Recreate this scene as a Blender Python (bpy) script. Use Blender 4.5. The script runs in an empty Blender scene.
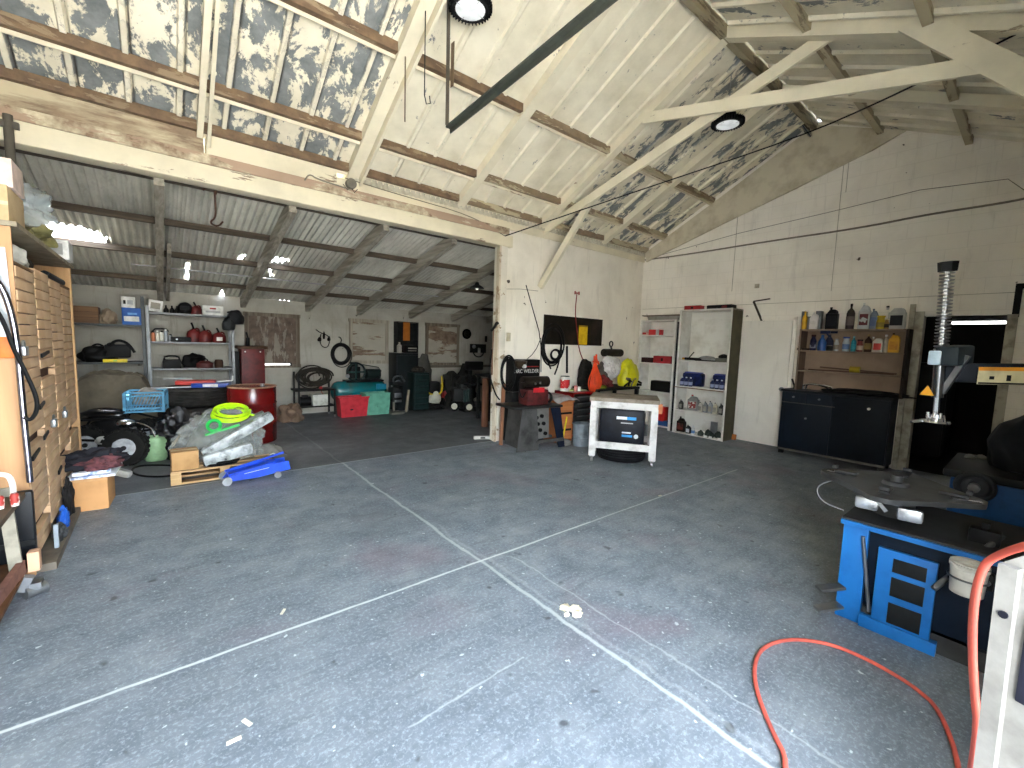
SKY=0.35; SUN=4.2; EXPO=4.6
import bpy, bmesh, math, random
from mathutils import Vector, Matrix, noise
random.seed(7)
COL = bpy.context.scene.collection
PI = math.pi
# ---------------------------------------------------------------- camera model (used to measure places in the room)
FPX = 433.254; YAW = 0.686996; PIT = 0.09462; ROL = 0.0324315
_fw = Vector((math.sin(YAW)*math.cos(PIT), math.cos(YAW)*math.cos(PIT), -math.sin(PIT)))
_rt = Vector((math.cos(YAW), -math.sin(YAW), 0)); _up = _rt.cross(_fw)
_r2 = math.cos(ROL)*_rt + math.sin(ROL)*_up; _u2 = -math.sin(ROL)*_rt + math.cos(ROL)*_up
CP = Vector((0, 0, 1.6))
def on(ax, v, px, py):
    d = _r2*((px-512)/FPX) - _u2*((py-384)/FPX) + _fw
    return CP + d*((v-CP[ax])/d[ax])
def fl(px, py): return on(2, 0, px, py)
def RY(y, a, t, b, bt):
    m = (t+bt)/2; c = (a+b)/2
    return on(1, y, a, m).x, on(1, y, b, m).x, on(1, y, c, bt).z, on(1, y, c, t).z
def RX(x, a, t, b, bt):
    m = (t+bt)/2; c = (a+b)/2
    return on(0, x, a, m).y, on(0, x, b, m).y, on(0, x, c, bt).z, on(0, x, c, t).z
# ---------------------------------------------------------------- materials
MATS = {}
def lin(h):
    h = h.lstrip('#'); v = [int(h[i:i+2], 16)/255 for i in (0, 2, 4)]
    return tuple(((x/12.92) if x <= .04045 else ((x+.055)/1.055)**2.4) for x in v) + (1,)
def newmat(name):
    m = bpy.data.materials.new(name); m.use_nodes = True; nt = m.node_tree
    return m, nt, nt.nodes['Principled BSDF']
def N(nt, t, **k):
    n = nt.nodes.new(t)
    for a, b in k.items():
        if hasattr(n, a): setattr(n, a, b)
    return n
def noise_node(nt, co, scale, detail=6, rough=.6, dist=0):
    n = N(nt, 'ShaderNodeTexNoise'); n.inputs['Scale'].default_value = scale; n.inputs['Detail'].default_value = detail
    n.inputs['Roughness'].default_value = rough; n.inputs['Distortion'].default_value = dist
    nt.links.new(co, n.inputs['Vector']); return n.outputs['Fac']
def ramp(nt, src, a, b, c1=(0,0,0,1), c2=(1,1,1,1)):
    r = N(nt, 'ShaderNodeValToRGB'); r.color_ramp.elements[0].position = a; r.color_ramp.elements[1].position = b
    r.color_ramp.elements[0].color = c1; r.color_ramp.elements[1].color = c2; nt.links.new(src, r.inputs['Fac']); return r.outputs['Color']
def mix(nt, fac, a, b, mode='MIX'):
    m = N(nt, 'ShaderNodeMix', data_type='RGBA', blend_type=mode)
    for s, v in (('Factor', fac), ('A', a), ('B', b)):
        i = [q for q in m.inputs if q.name == s and q.enabled][0]
        if hasattr(v, 'is_linked'): nt.links.new(v, i)
        else: i.default_value = v
    return [o for o in m.outputs if o.enabled][0]
def mth(nt, op, a, b=0.0, c=None):
    m = N(nt, 'ShaderNodeMath', operation=op)
    for i, v in enumerate((a, b) if c is None else (a, b, c)):
        if hasattr(v, 'is_linked'): nt.links.new(v, m.inputs[i])
        else: m.inputs[i].default_value = v
    return m.outputs[0]
def geo(nt): return N(nt, 'ShaderNodeNewGeometry').outputs['Position']
def obc(nt): return N(nt, 'ShaderNodeTexCoord').outputs['Object']
def mapped(nt, co, s=(1,1,1), r=(0,0,0)):
    m = N(nt, 'ShaderNodeMapping'); m.inputs['Scale'].default_value = s; m.inputs['Rotation'].default_value = r
    nt.links.new(co, m.inputs['Vector']); return m.outputs[0]
def bump(nt, p, h, st=.3, d=.01):
    b = N(nt, 'ShaderNodeBump'); b.inputs['Strength'].default_value = st; b.inputs['Distance'].default_value = d
    nt.links.new(h, b.inputs['Height']); nt.links.new(b.outputs[0], p.inputs['Normal'])
def m_(col, r=.55, metal=0.0, c2=None, sc=9, th=(.45, .7), bp=0.15, alpha=1, em=0):
    key = (col, r, metal, c2, sc, th, bp, alpha, em)
    if key in MATS: return MATS[key]
    m, nt, p = newmat('surface_%d' % len(MATS)); MATS[key] = m
    a = lin(col); b = lin(c2) if c2 else tuple(x*.68 for x in a[:3])+(1,)
    co = obc(nt); n1 = noise_node(nt, co, sc)
    nt.links.new(mix(nt, ramp(nt, n1, *th), a, b), p.inputs['Base Color'])
    p.inputs['Roughness'].default_value = r; p.inputs['Metallic'].default_value = metal
    if not metal and r > .3: p.inputs['Specular IOR Level'].default_value = .15 if max(a[:3]) < .06 else .3
    if bp: bump(nt, p, noise_node(nt, co, sc*6), bp, .004)
    if alpha < 1: p.inputs['Alpha'].default_value = alpha
    if em:
        p.inputs['Emission Color'].default_value = a; p.inputs['Emission Strength'].default_value = em
    return m
def m_wood(col, c2, axis='x', r=.7, sc=1.0):
    key = ('wood', col, c2, axis, r, sc)
    if key in MATS: return MATS[key]
    m, nt, p = newmat('timber_%d' % len(MATS)); MATS[key] = m
    s = {'x': (1.2, 22, 22), 'y': (22, 1.2, 22), 'z': (22, 22, 1.2)}[axis]
    co = mapped(nt, obc(nt), tuple(q*sc for q in s)); n1 = noise_node(nt, co, 1.0, 5, .6, .4)
    nt.links.new(mix(nt, ramp(nt, n1, .3, .7), lin(col), lin(c2)), p.inputs['Base Color'])
    p.inputs['Roughness'].default_value = r; bump(nt, p, n1, .25, .004); return m
def m_peel(col, under, level=.5, axis=None, sc=3.0, under2=None, soft=.02, metal=0.0, key=None):
    k = ('peel', col, under, level, axis, sc, under2, metal)
    if k in MATS: return MATS[k]
    m, nt, p = newmat('peeling_paint_%d' % len(MATS)); MATS[k] = m
    g = geo(nt); s = {'x': (.35, 1.6, 1.6), 'y': (1.6, .35, 1.6), 'zz': (2.4, 2.4, .5), None: (1, 1, 1)}[axis]
    n1 = noise_node(nt, mapped(nt, g, s), sc, 8, .68, .3)
    f = ramp(nt, n1, level, level+soft)
    nb = noise_node(nt, g, 7, 5); nf = noise_node(nt, g, 2.2, 6)
    top = mix(nt, ramp(nt, nf, .42, .75), lin(col), tuple(x*.8 for x in lin(col)[:3])+(1,))
    und = mix(nt, ramp(nt, nb, .35, .65), lin(under), lin(under2 or under))
    nt.links.new(mix(nt, f, top, und), p.inputs['Base Color']); p.inputs['Roughness'].default_value = .7
    h = mth(nt, 'MULTIPLY_ADD', f, -1.0, nb); bump(nt, p, h, .5, .004); return m
# ---------------------------------------------------------------- mesh builder
class B:
    def __init__(s): s.bm = bmesh.new()
    def _x(s, vs, M): bmesh.ops.transform(s.bm, matrix=M, verts=vs)
    def box(s, c, d, rz=0, bev=0, rot=None, tp=1.0):
        r = bmesh.ops.create_cube(s.bm, size=1); vs = r['verts']
        for v in vs:
            if tp != 1.0 and v.co.z > 0: v.co.x *= tp; v.co.y *= tp
        R = rot if rot is not None else Matrix.Rotation(rz, 4, 'Z')
        s._x(vs, Matrix.Translation(c) @ R @ Matrix.Diagonal((d[0], d[1], d[2], 1)))
        if bev:
            es = list({e for v in vs for e in v.link_edges})
            bmesh.ops.bevel(s.bm, geom=es, offset=min(bev, min(abs(q) for q in d)*.45), segments=2, affect='EDGES', profile=.6)
        return s
    def bx(s, x0, x1, y0, y1, z0, z1, bev=0):
        return s.box(((x0+x1)/2, (y0+y1)/2, (z0+z1)/2), (abs(x1-x0), abs(y1-y0), abs(z1-z0)), bev=bev)
    def beam(s, p, q, w, h, up=(0, 0, 1), bev=0):
        p = Vector(p); q = Vector(q); d = q-p; z = d.normalized(); x = Vector(up).cross(z)
        if x.length < 1e-4: x = Vector((1, 0, 0)).cross(z)
        x.normalize(); y = z.cross(x)
        R = Matrix((x, y, z)).transposed().to_4x4()
        return s.box((p+q)/2, (w, h, d.length), rot=R, bev=bev)
    def cyl(s, p, q, r, r2=None, n=20, cap=True):
        p = Vector(p); q = Vector(q); d = q-p
        g = bmesh.ops.create_cone(s.bm, cap_ends=cap, segments=n, radius1=r, radius2=r if r2 is None else r2, depth=d.length)
        R = Vector((0, 0, 1)).rotation_difference(d.normalized()).to_matrix().to_4x4()
        s._x(g['verts'], Matrix.Translation((p+q)/2) @ R); return s
    def lathe(s, prof, c=(0, 0, 0), n=20, axis='z', sx=1, sy=1, cap=True):
        rings = []
        for r, z in prof:
            ring = []
            for i in range(n):
                a = 2*PI*i/n; x, y = r*math.cos(a)*sx, r*math.sin(a)*sy
                co = {'z': (x, y, z), 'x': (z, x, y), 'y': (x, -z, y)}[axis]
                ring.append(s.bm.verts.new(Vector(co)+Vector(c)))
            rings.append(ring)
        for a, b in zip(rings, rings[1:]):
            for i in range(n):
                s.bm.faces.new((a[i], a[(i+1) % n], b[(i+1) % n], b[i]))
        if cap and prof[0][0] > 1e-5: s.bm.faces.new(rings[0][::-1])
        if cap and prof[-1][0] > 1e-5: s.bm.faces.new(rings[-1])
        return s
    def tube(s, pts, r, n=8, closed=False, smooth=0):
        P = [Vector(p) for p in pts]
        for _ in range(smooth):
            Q = []
            m = len(P)
            for i in range(m if closed else m-1):
                a, b = P[i], P[(i+1) % m]; Q += [a*.75+b*.25, a*.25+b*.75]
            if not closed: Q = [P[0]]+Q+[P[-1]]
            P = Q
        m = len(P); rings = []; prev = None
        for i in range(m):
            if closed: t = P[(i+1) % m]-P[i-1]
            else: t = P[min(i+1, m-1)]-P[max(i-1, 0)]
            if t.length < 1e-7: t = Vector((0, 0, 1))
            t.normalize()
            if prev is None:
                u = t.cross(Vector((0, 0, 1)))
                if u.length < .05: u = t.cross(Vector((1, 0, 0)))
            else: u = prev - t*prev.dot(t)
            if u.length < 1e-6: u = t.orthogonal()
            u.normalize(); prev = u; w = t.cross(u)
            rr = r[i*len(r)//m] if isinstance(r, (list, tuple)) else r
            rings.append([s.bm.verts.new(P[i]+(u*math.cos(2*PI*k/n)+w*math.sin(2*PI*k/n))*rr) for k in range(n)])
        for i in range(m if closed else m-1):
            a, b = rings[i], rings[(i+1) % m]
            for k in range(n): s.bm.faces.new((a[k], a[(k+1) % n], b[(k+1) % n], b[k]))
        if not closed: s.bm.faces.new(rings[0][::-1]); s.bm.faces.new(rings[-1])
        return s
    def tor(s, c, R, r, axis='z', n=40, k=8, sy=1, jit=0, tilt=None):
        pts = []
        for i in range(n):
            a = 2*PI*i/n; j = random.uniform(-jit, jit); x, y = (R+j)*math.cos(a), (R+j)*math.sin(a)*sy
            v = Vector({'z': (x, y, 0), 'y': (x, 0, y), 'x': (0, x, y)}[axis])
            if tilt is not None: v = tilt @ v
            pts.append(v+Vector(c))
        return s.tube(pts, r, k, closed=True)
    def coil(s, c, R, r, turns=4, axis='y', jit=.02, drift=.01, sy=1, n=28, sm=0):
        pts = []; f1, f2 = random.random()*6, random.random()*6
        for i in range(int(turns*n)):
            a = 2*PI*i/n; rr = R+jit*math.sin(a*.37+f1)+jit*.6*math.sin(a*.81+f2)
            x, y = rr*math.cos(a), rr*math.sin(a)*sy; d = drift*(i/n-turns/2)+.4*r*math.sin(a*.5)
            v = {'z': (x, y, d), 'y': (x, d, y), 'x': (d, x, y)}[axis]; pts.append(Vector(v)+Vector(c))
        return s.tube(pts, r, 6)
    def prism(s, poly, axis, a, b):
        def co(u, v, t): return {'x': (t, u, v), 'y': (u, t, v), 'z': (u, v, t)}[axis]
        A = [s.bm.verts.new(co(u, v, a)) for u, v in poly]; C = [s.bm.verts.new(co(u, v, b)) for u, v in poly]
        n = len(poly); s.bm.faces.new(A); s.bm.faces.new(C[::-1])
        for i in range(n): s.bm.faces.new((A[i], C[i], C[(i+1) % n], A[(i+1) % n]))
        return s
    def blob(s, c, d, seed=0, amp=.15, f=2.0, sub=4, flat=True, fine=.0):
        g = bmesh.ops.create_icosphere(s.bm, subdivisions=sub, radius=1)
        for v in g['verts']:
            q = v.co.copy(); o = Vector((seed*3.7, seed*1.3, seed*2.1))
            k = 1+amp*2*noise.noise(q*f+o)
            if fine: k += fine*2*abs(noise.noise(q*f*3+o))-fine*.7
            q *= k
            z = q.z
            if flat and z < -.55: z = -.55-(z+.55)*-.12
            v.co = Vector((c[0]+q.x*d[0], c[1]+q.y*d[1], c[2]+(z+.57)*d[2]/(1.57)*1.0))
        return s
    def sheet(s, fn, nu, nv, skip=None):
        g = [[s.bm.verts.new(fn(i/nu, j/nv)) for j in range(nv+1)] for i in range(nu+1)]
        for i in range(nu):
            for j in range(nv):
                if skip and skip(g[i][j].co): continue
                s.bm.faces.new((g[i][j], g[i+1][j], g[i+1][j+1], g[i][j+1]))
        return s
    def rot(s, M):
        s._x(s.bm.verts[:], M); return s
    def mesh(s, name, mat, smooth=None):
        bmesh.ops.recalc_face_normals(s.bm, faces=s.bm.faces[:])
        me = bpy.data.meshes.new(name); s.bm.to_mesh(me); s.bm.free()
        me.materials.append(mat)
        me.set_sharp_from_angle(angle=math.radians(38)) if hasattr(me, 'set_sharp_from_angle') else None
        for p in me.polygons: p.use_smooth = True
        return me
def tag(o, label=None, cat=None, group=None, kind=None):
    if label: o['label'] = label
    if cat: o['category'] = cat
    if group: o['group'] = group
    if kind: o['kind'] = kind
    return o
def P(name, b, mat, parent=None, label=None, kind=None):
    o = bpy.data.objects.new(name, b.mesh(name, mat)); COL.objects.link(o)
    if parent is not None: o.parent = parent
    if label: o['label'] = label
    if kind: o['kind'] = kind
    return o
def T(name, label, cat, loc=(0, 0, 0), rz=0, group=None):
    o = bpy.data.objects.new(name, None); COL.objects.link(o); o.empty_display_size = .05
    o.location = loc; o.rotation_euler = (0, 0, rz); return tag(o, label, cat, group)
def S(name, b, mat, label, cat, loc=(0, 0, 0), rz=0, group=None, kind=None):
    o = P(name, b, mat); o.location = loc; o.rotation_euler = (0, 0, rz); return tag(o, label, cat, group, kind)
def ST(name, b, mat, parent=None):
    o = P(name, b, mat, parent)
    if parent is None: o['kind'] = 'structure'
    return o
TRIM = [0]
def TR(b, mat, parent=None):
    TRIM[0] += 1; return ST('trim_%d' % TRIM[0], b, mat, parent)
def dup(o, loc=None, rz=None, label=None, group=None):
    c = o.copy(); COL.objects.link(c)
    if loc is not None: c.location = loc
    if rz is not None: c.rotation_euler = (0, 0, rz)
    if label: c['label'] = label
    if group: c['group'] = group
    for ch in list(o.children):
        d = ch.copy(); COL.objects.link(d); d.parent = c
        for g in ch.children:
            e = g.copy(); COL.objects.link(e); e.parent = d
    return c
def TXT(name, s, size, mat, parent, loc, rot, ext=.001):
    cu = bpy.data.curves.new(name, 'FONT'); cu.body = s; cu.size = size; cu.extrude = ext; cu.align_x = 'CENTER'; cu.align_y = 'CENTER'
    t = bpy.data.objects.new(name, cu); COL.objects.link(t)
    dg = bpy.context.evaluated_depsgraph_get(); dg.update()
    me = bpy.data.meshes.new_from_object(t.evaluated_get(dg)); bpy.data.objects.remove(t)
    me.materials.clear(); me.materials.append(mat)
    o = bpy.data.objects.new(name, me); COL.objects.link(o); o.parent = parent; o.location = loc; o.rotation_euler = rot; return o
RW = (PI/2, 0, 0)          # text on a face that looks towards -Y
RE = (PI/2, 0, -PI/2)      # text on a face that looks towards -X
# palette
BLK = m_('#0b0b0b', .55); BLKG = m_('#08080a', .25); DGR = m_('#1d1e1e', .6, c2='#0e0e0e'); RUB = m_('#0e0e0e', .85, c2='#1b1a18')
STEEL = m_('#8d9092', .35, .9); CHR = m_('#c9cccf', .18, 1.0, bp=0); GRY = m_('#6d6f70', .6); LGR = m_('#a5a6a4', .6)
WHT = m_('#d9d8d2', .55, c2='#b0aea6'); WPL = m_('#e3e3e0', .4); RED = m_('#a01a18', .4, c2='#5d100e'); DRED = m_('#5e1512', .5, c2='#2e0d0b')
BLU = m_('#1d6fc0', .45, c2='#155392'); DBL = m_('#123560', .5); CARD = m_('#b08a5c', .85, c2='#97744a', sc=4); YEL = m_('#d6c21c', .5, c2='#a89512')
ORG = m_('#d9481c', .5, c2='#a63010'); GRN = m_('#2e8a62', .5); TEAL = m_('#0f6c74', .35, c2='#0a3f44'); BRN = m_('#5b3c22', .7, c2='#3a2616')
AMB = m_('#c98f20', .4, c2='#9c6c12')
PLAS = m_('#d5dad8', .15, alpha=.45, bp=0); CLR = m_('#c5d2d2', .12, alpha=.5, bp=0)
# ================================================================ SETTING
XW, YN, YB, XL, YS = 8.05, 5.55, 9.6, -1.15, -.75
def zN(y): return 5.05-.52*(y-2.58)
def zS(y): return 5.05-.46*(2.58-y)
def zL(y): return 3.2-.235*(y-5.55)
# ---- floor material: grey painted concrete with worn joints, scratches, stains
def floor_mat():
    m, nt, p = newmat('worn_grey_concrete'); g = geo(nt)
    big = noise_node(nt, g, .55, 6, .6); mid = noise_node(nt, mapped(nt, g, (1, 1, 1)), 3.2, 8, .7, .2); fine = noise_node(nt, g, 48, 4, .8)
    stre = noise_node(nt, mapped(nt, g, (1.0, 7, 1), (0, 0, .5)), 2.4, 8, .7, .5)
    c = mix(nt, ramp(nt, big, .35, .65), lin('#7e878d'), lin('#6a7278'))
    c = mix(nt, ramp(nt, mid, .38, .68), c, lin('#5c666e'))
    c = mix(nt, mth(nt, 'MULTIPLY', ramp(nt, stre, .5, .72), .7), c, lin('#4b545b'))
    c = mix(nt, mth(nt, 'MULTIPLY', ramp(nt, fine, .5, .68), .6), c, lin('#a2b0b6'))
    spk = noise_node(nt, g, 22, 2, .5); c = mix(nt, ramp(nt, spk, .705, .74), c, lin('#b9c2c4'))
    oil = noise_node(nt, g, 9, 2, .4); c = mix(nt, mth(nt, 'MULTIPLY', ramp(nt, oil, .70, .76), .8), c, lin('#2c3237'))
    red = noise_node(nt, g, 1.1, 3, .5, .3); c = mix(nt, mth(nt, 'MULTIPLY', ramp(nt, red, .56, .72), .38), c, lin('#7b5f6a'))
    drk = noise_node(nt, g, .9, 4, .6, .6); c = mix(nt, mth(nt, 'MULTIPLY', ramp(nt, drk, .55, .75), .45), c, lin('#3d464d'))
    sx = N(nt, 'ShaderNodeSeparateXYZ'); nt.links.new(g, sx.inputs[0])
    w = noise_node(nt, g, 1.6, 5, .6); w2 = noise_node(nt, g, 14, 3, .6)
    def line(axis, v, amp, wid, soft, st, lo=None, hi=None, slope=0):
        nonlocal c
        a = sx.outputs[axis]; o = sx.outputs[1-axis]
        d = mth(nt, 'ABSOLUTE', mth(nt, 'ADD', mth(nt, 'SUBTRACT', mth(nt, 'SUBTRACT', a, mth(nt, 'MULTIPLY', o, slope)), v), mth(nt, 'MULTIPLY', mth(nt, 'SUBTRACT', w, .5), amp)))
        d = mth(nt, 'ADD', d, mth(nt, 'MULTIPLY', mth(nt, 'SUBTRACT', w2, .5), .012))
        f = ramp(nt, d, wid, wid+soft, (1, 1, 1, 1), (0, 0, 0, 1)); f = mth(nt, 'MULTIPLY', f, st)
        if lo is not None: f = mth(nt, 'MULTIPLY', f, mth(nt, 'GREATER_THAN', o, lo))
        if hi is not None: f = mth(nt, 'MULTIPLY', f, mth(nt, 'LESS_THAN', o, hi))
        c = mix(nt, f, c, lin('#c3cbc9'))
    line(1, 2.47, .03, .006, .006, .95, hi=3.0, lo=-1.2); line(1, 2.47, .03, .005, .006, .55, lo=3.0, hi=6)
    line(0, 1.78, .10, .008, .010, .55); line(0, 1.84, .30, .008, .012, .14, hi=3.2); line(1, 5.55, .05, .008, .01, .5, hi=4.2)
    line(1, 1.53, .10, .002, .004, .45, lo=.75, hi=1.4); line(0, 2.02, .22, .004, .006, .3, hi=2.4); line(1, 7.7, .12, .004, .006, .22)
    annex_shade = mth(nt, 'GREATER_THAN', sx.outputs[1], 5.56); c = mix(nt, mth(nt, 'MULTIPLY', annex_shade, .75), c, lin('#3c3c3a'))  # annex floor darkened in its base colour to imitate the dimmer light there
    nt.links.new(c, p.inputs['Base Color'])
    nt.links.new(ramp(nt, mid, .3, .8, (.42, .42, .42, 1), (.7, .7, .7, 1)), p.inputs['Roughness'])
    bump(nt, p, mth(nt, 'ADD', mth(nt, 'MULTIPLY', mid, .6), mth(nt, 'MULTIPLY', fine, .5)), .35, .006); return m
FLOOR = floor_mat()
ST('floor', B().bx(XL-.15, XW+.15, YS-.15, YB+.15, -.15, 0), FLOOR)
ST('pavement', B().bx(-16, 22, -16, YS-.15, -.2, -.03), m_('#b7b5ae', .85, sc=.8))
def wall_mat(base, dirt, streak=.5, lowdark=False, name='old_white_wall', block=False):
    m, nt, p = newmat(name); g = geo(nt)
    a = noise_node(nt, g, 1.1, 8, .65, .3); b = noise_node(nt, mapped(nt, g, (3, 3, .35)), 3, 7, .7, .4); f = noise_node(nt, g, 14, 4)
    c = mix(nt, mth(nt, 'MULTIPLY', ramp(nt, a, .45, .72), .6), lin(base), lin(dirt))
    c = mix(nt, mth(nt, 'MULTIPLY', ramp(nt, b, .56, .78), streak), c, lin('#6f6658'))
    c = mix(nt, ramp(nt, noise_node(nt, g, 5.5, 3, .5), .73, .745), c, lin('#4c453b'))
    h = f
    if block:
        br = N(nt, 'ShaderNodeTexBrick'); br.inputs['Scale'].default_value = 1; br.inputs['Brick Width'].default_value = .4
        br.inputs['Row Height'].default_value = .2; br.inputs['Mortar Size'].default_value = .006; br.inputs['Mortar Smooth'].default_value = .4
        sxyz = N(nt, 'ShaderNodeSeparateXYZ'); nt.links.new(g, sxyz.inputs[0]); cb = N(nt, 'ShaderNodeCombineXYZ')
        nt.links.new(mth(nt, 'ADD', sxyz.outputs[0], sxyz.outputs[1]), cb.inputs[0]); nt.links.new(sxyz.outputs[2], cb.inputs[1]); nt.links.new(cb.outputs[0], br.inputs['Vector'])
        h = mth(nt, 'ADD', mth(nt, 'MULTIPLY', f, .4), mth(nt, 'MULTIPLY', br.outputs['Fac'], -.8))
        c = mix(nt, mth(nt, 'MULTIPLY', br.outputs['Fac'], .10), c, lin('#8a8478'))
    nt.links.new(c, p.inputs['Base Color']); p.inputs['Roughness'].default_value = .8; bump(nt, p, h, .35, .006); return m
WALL = wall_mat('#f0ebe0', '#d6d0c4', .25, block=True)
WALLN = wall_mat('#eae4d6', '#c8c0ae', .35, name='old_white_boards')
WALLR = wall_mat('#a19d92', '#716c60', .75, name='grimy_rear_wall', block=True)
CREAM = m_peel('#ddd4b9', '#7c6a56', .62, 'x', 3.5, '#a08f78')
CREAMY = m_peel('#dfd7be', '#8a7a63', .66, 'y', 3.5, '#a4967e')
BROWNY = m_peel('#8d7a60', '#5a4736', .42, 'x', 4, '#7a6248')
# east gable wall with an opening into a back room
e = B()
e.prism([(1.09, 0), (YN+.1, 0), (YN+.1, zN(YN+.1)+.12), (2.58, 5.18), (1.09, zS(1.09)+.12)], 'x', XW, XW+.15)
e.prism([(YS-.15, 0), (.33, 0), (.33, zS(.33)+.12), (YS-.15, zS(YS-.15)+.12)], 'x', XW, XW+.15)
e.prism([(.33, 2.14), (1.09, 2.14), (1.09, zS(1.09)+.12), (.33, zS(.33)+.12)], 'x', XW, XW+.15)
ST('wall_east', e, WALL)
# partition wall and the rear annex walls
ST('wall_north', B().bx(4.33, XW+.1, YN, YN+.12, 0, 3.52), WALLN)
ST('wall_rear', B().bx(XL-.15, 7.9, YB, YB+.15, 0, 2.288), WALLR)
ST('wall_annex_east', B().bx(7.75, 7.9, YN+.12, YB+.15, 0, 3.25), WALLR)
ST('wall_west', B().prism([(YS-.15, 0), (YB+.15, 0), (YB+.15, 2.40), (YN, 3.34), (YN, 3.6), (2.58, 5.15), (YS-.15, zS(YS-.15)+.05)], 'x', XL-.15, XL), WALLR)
s = B(); s.bx(2.25, XW+.15, YS-.15, -.62, 0, zS(-.62)+.04); s.bx(1.70, 2.25, YS-.15, -.36, 0, zS(-.36)-.02); s.bx(XL-.15, 1.7, YS-.15, YS, 3.1, zS(YS)+.1)
ST('wall_south', s, WALL)
# back room beyond the opening
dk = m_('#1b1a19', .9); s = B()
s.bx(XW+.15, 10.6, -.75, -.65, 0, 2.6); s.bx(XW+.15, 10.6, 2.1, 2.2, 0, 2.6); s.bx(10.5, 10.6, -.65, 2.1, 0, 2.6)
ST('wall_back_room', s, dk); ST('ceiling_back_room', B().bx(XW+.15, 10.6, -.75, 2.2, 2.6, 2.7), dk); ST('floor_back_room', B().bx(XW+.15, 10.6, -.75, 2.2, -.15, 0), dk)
a0 = on(0, 9.4, 952, 323); a1 = on(0, 9.4, 1007, 323)
t = T('tube_light', 'thin glowing fluorescent tube hanging in the dark room beyond the doorway', 'light', (9.4, (a0.y+a1.y)/2, a0.z))
L_ = abs(a0.y-a1.y)/2
P('tube', B().cyl((0, -L_, 0), (0, L_, 0), .02), m_('#f4f6f2', .3, em=.35), t)
P('housing', B().bx(-.05, .05, -L_, L_, .03, .09), GRY, t); P('cable', B().tube([(0, 0, .09), (0, 0, 2.6-a0.z)], .006), BLK, t)
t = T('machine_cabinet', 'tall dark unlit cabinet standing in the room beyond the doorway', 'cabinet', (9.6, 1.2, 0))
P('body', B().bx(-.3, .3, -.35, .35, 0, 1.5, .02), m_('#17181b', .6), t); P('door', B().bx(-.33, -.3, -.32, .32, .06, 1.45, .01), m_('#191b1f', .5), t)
# ---- roof sheets
def sheetmat(level, name, hole='#8c8f8c'):
    m, nt, p = newmat(name); g = geo(nt)
    n1 = noise_node(nt, mapped(nt, g, (1.4, .8, .8)), 3.0, 10, .70, .35); reg = noise_node(nt, g, .5, 2, .5)
    sx = N(nt, 'ShaderNodeSeparateXYZ'); nt.links.new(g, sx.inputs[0])
    # more flaked at the west end and at the far east end
    w = ramp(nt, sx.outputs[0], .0, 1.0); r = w.node.color_ramp; w.node.inputs[0].is_linked
    mp = N(nt, 'ShaderNodeMapRange'); nt.links.new(sx.outputs[0], mp.inputs[0]); mp.inputs[1].default_value = -1; mp.inputs[2].default_value = 9; nt.links.new(mp.outputs[0], w.node.inputs[0])
    while len(r.elements) > 1: r.elements.remove(r.elements[0])
    r.elements[0].position = 0; r.elements[0].color = (level[0],)*3+(1,)
    for pos, v in ((.27, level[0]), (.33, level[1]), (.58, level[1]), (.66, level[2]), (1, level[2])):
        q = r.elements.new(pos); q.color = (v,)*3+(1,)
    d = mth(nt, 'SUBTRACT', n1, w); f = ramp(nt, d, -.012, .012)
    fine = noise_node(nt, g, 30, 4, .6); mott = noise_node(nt, g, 2.4, 6, .6)
    top = mix(nt, ramp(nt, mott, .4, .75), lin('#e6dfc9'), lin('#c9c1a8'))
    met = mix(nt, ramp(nt, noise_node(nt, g, 5, 6, .7), .35, .7), lin('#868a89'), lin('#5f6463'))
    xm = mth(nt, 'FRACT', mth(nt, 'DIVIDE', mth(nt, 'ADD', sx.outputs[0], 1.2+.18), .36)); xd = mth(nt, 'MULTIPLY', mth(nt, 'SUBTRACT', xm, .5), .36)
    wob = mth(nt, 'MULTIPLY', mth(nt, 'SUBTRACT', noise_node(nt, g, 9, 4), .5), .03)
    rib = ramp(nt, mth(nt, 'ABSOLUTE', mth(nt, 'ADD', xd, wob)), .018, .026, (1, 1, 1, 1), (0, 0, 0, 1)); f = mth(nt, 'MULTIPLY', f, mth(nt, 'SUBTRACT', 1.0, mth(nt, 'MULTIPLY', rib, .85)))
    edge = ramp(nt, mth(nt, 'ABSOLUTE', d), .004, .016, (1, 1, 1, 1), (0, 0, 0, 1))
    c = mix(nt, f, top, met); c = mix(nt, mth(nt, 'MULTIPLY', edge, .35), c, lin('#5a5348'))
    sl = ramp(nt, mth(nt, 'ABSOLUTE', mth(nt, 'SUBTRACT', xd, .036)), .002, .007, (1, 1, 1, 1), (0, 0, 0, 1)); c = mix(nt, mth(nt, 'MULTIPLY', sl, ramp(nt, noise_node(nt, g, 1.7, 4), .35, .55)), c, lin('#4a4236'))  # dark seam lines painted in: shadow of the overlap gaps, with some dirt
    spots = ramp(nt, noise_node(nt, g, 11, 5, .7), .66, .70); c = mix(nt, mth(nt, 'MULTIPLY', spots, .7), c, lin('#7b786e'))
    nt.links.new(c, p.inputs['Base Color']); p.inputs['Roughness'].default_value = .65
    bump(nt, p, mth(nt, 'ADD', mth(nt, 'MULTIPLY', f, -1), mth(nt, 'MULTIPLY', fine, .3)), .4, .004); return m
ROOFN = sheetmat((.487, .66, .52), 'flaking_roof_sheet')
ROOFS = sheetmat((.57, .57, .62), 'flaking_roof_sheet_south')
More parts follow.
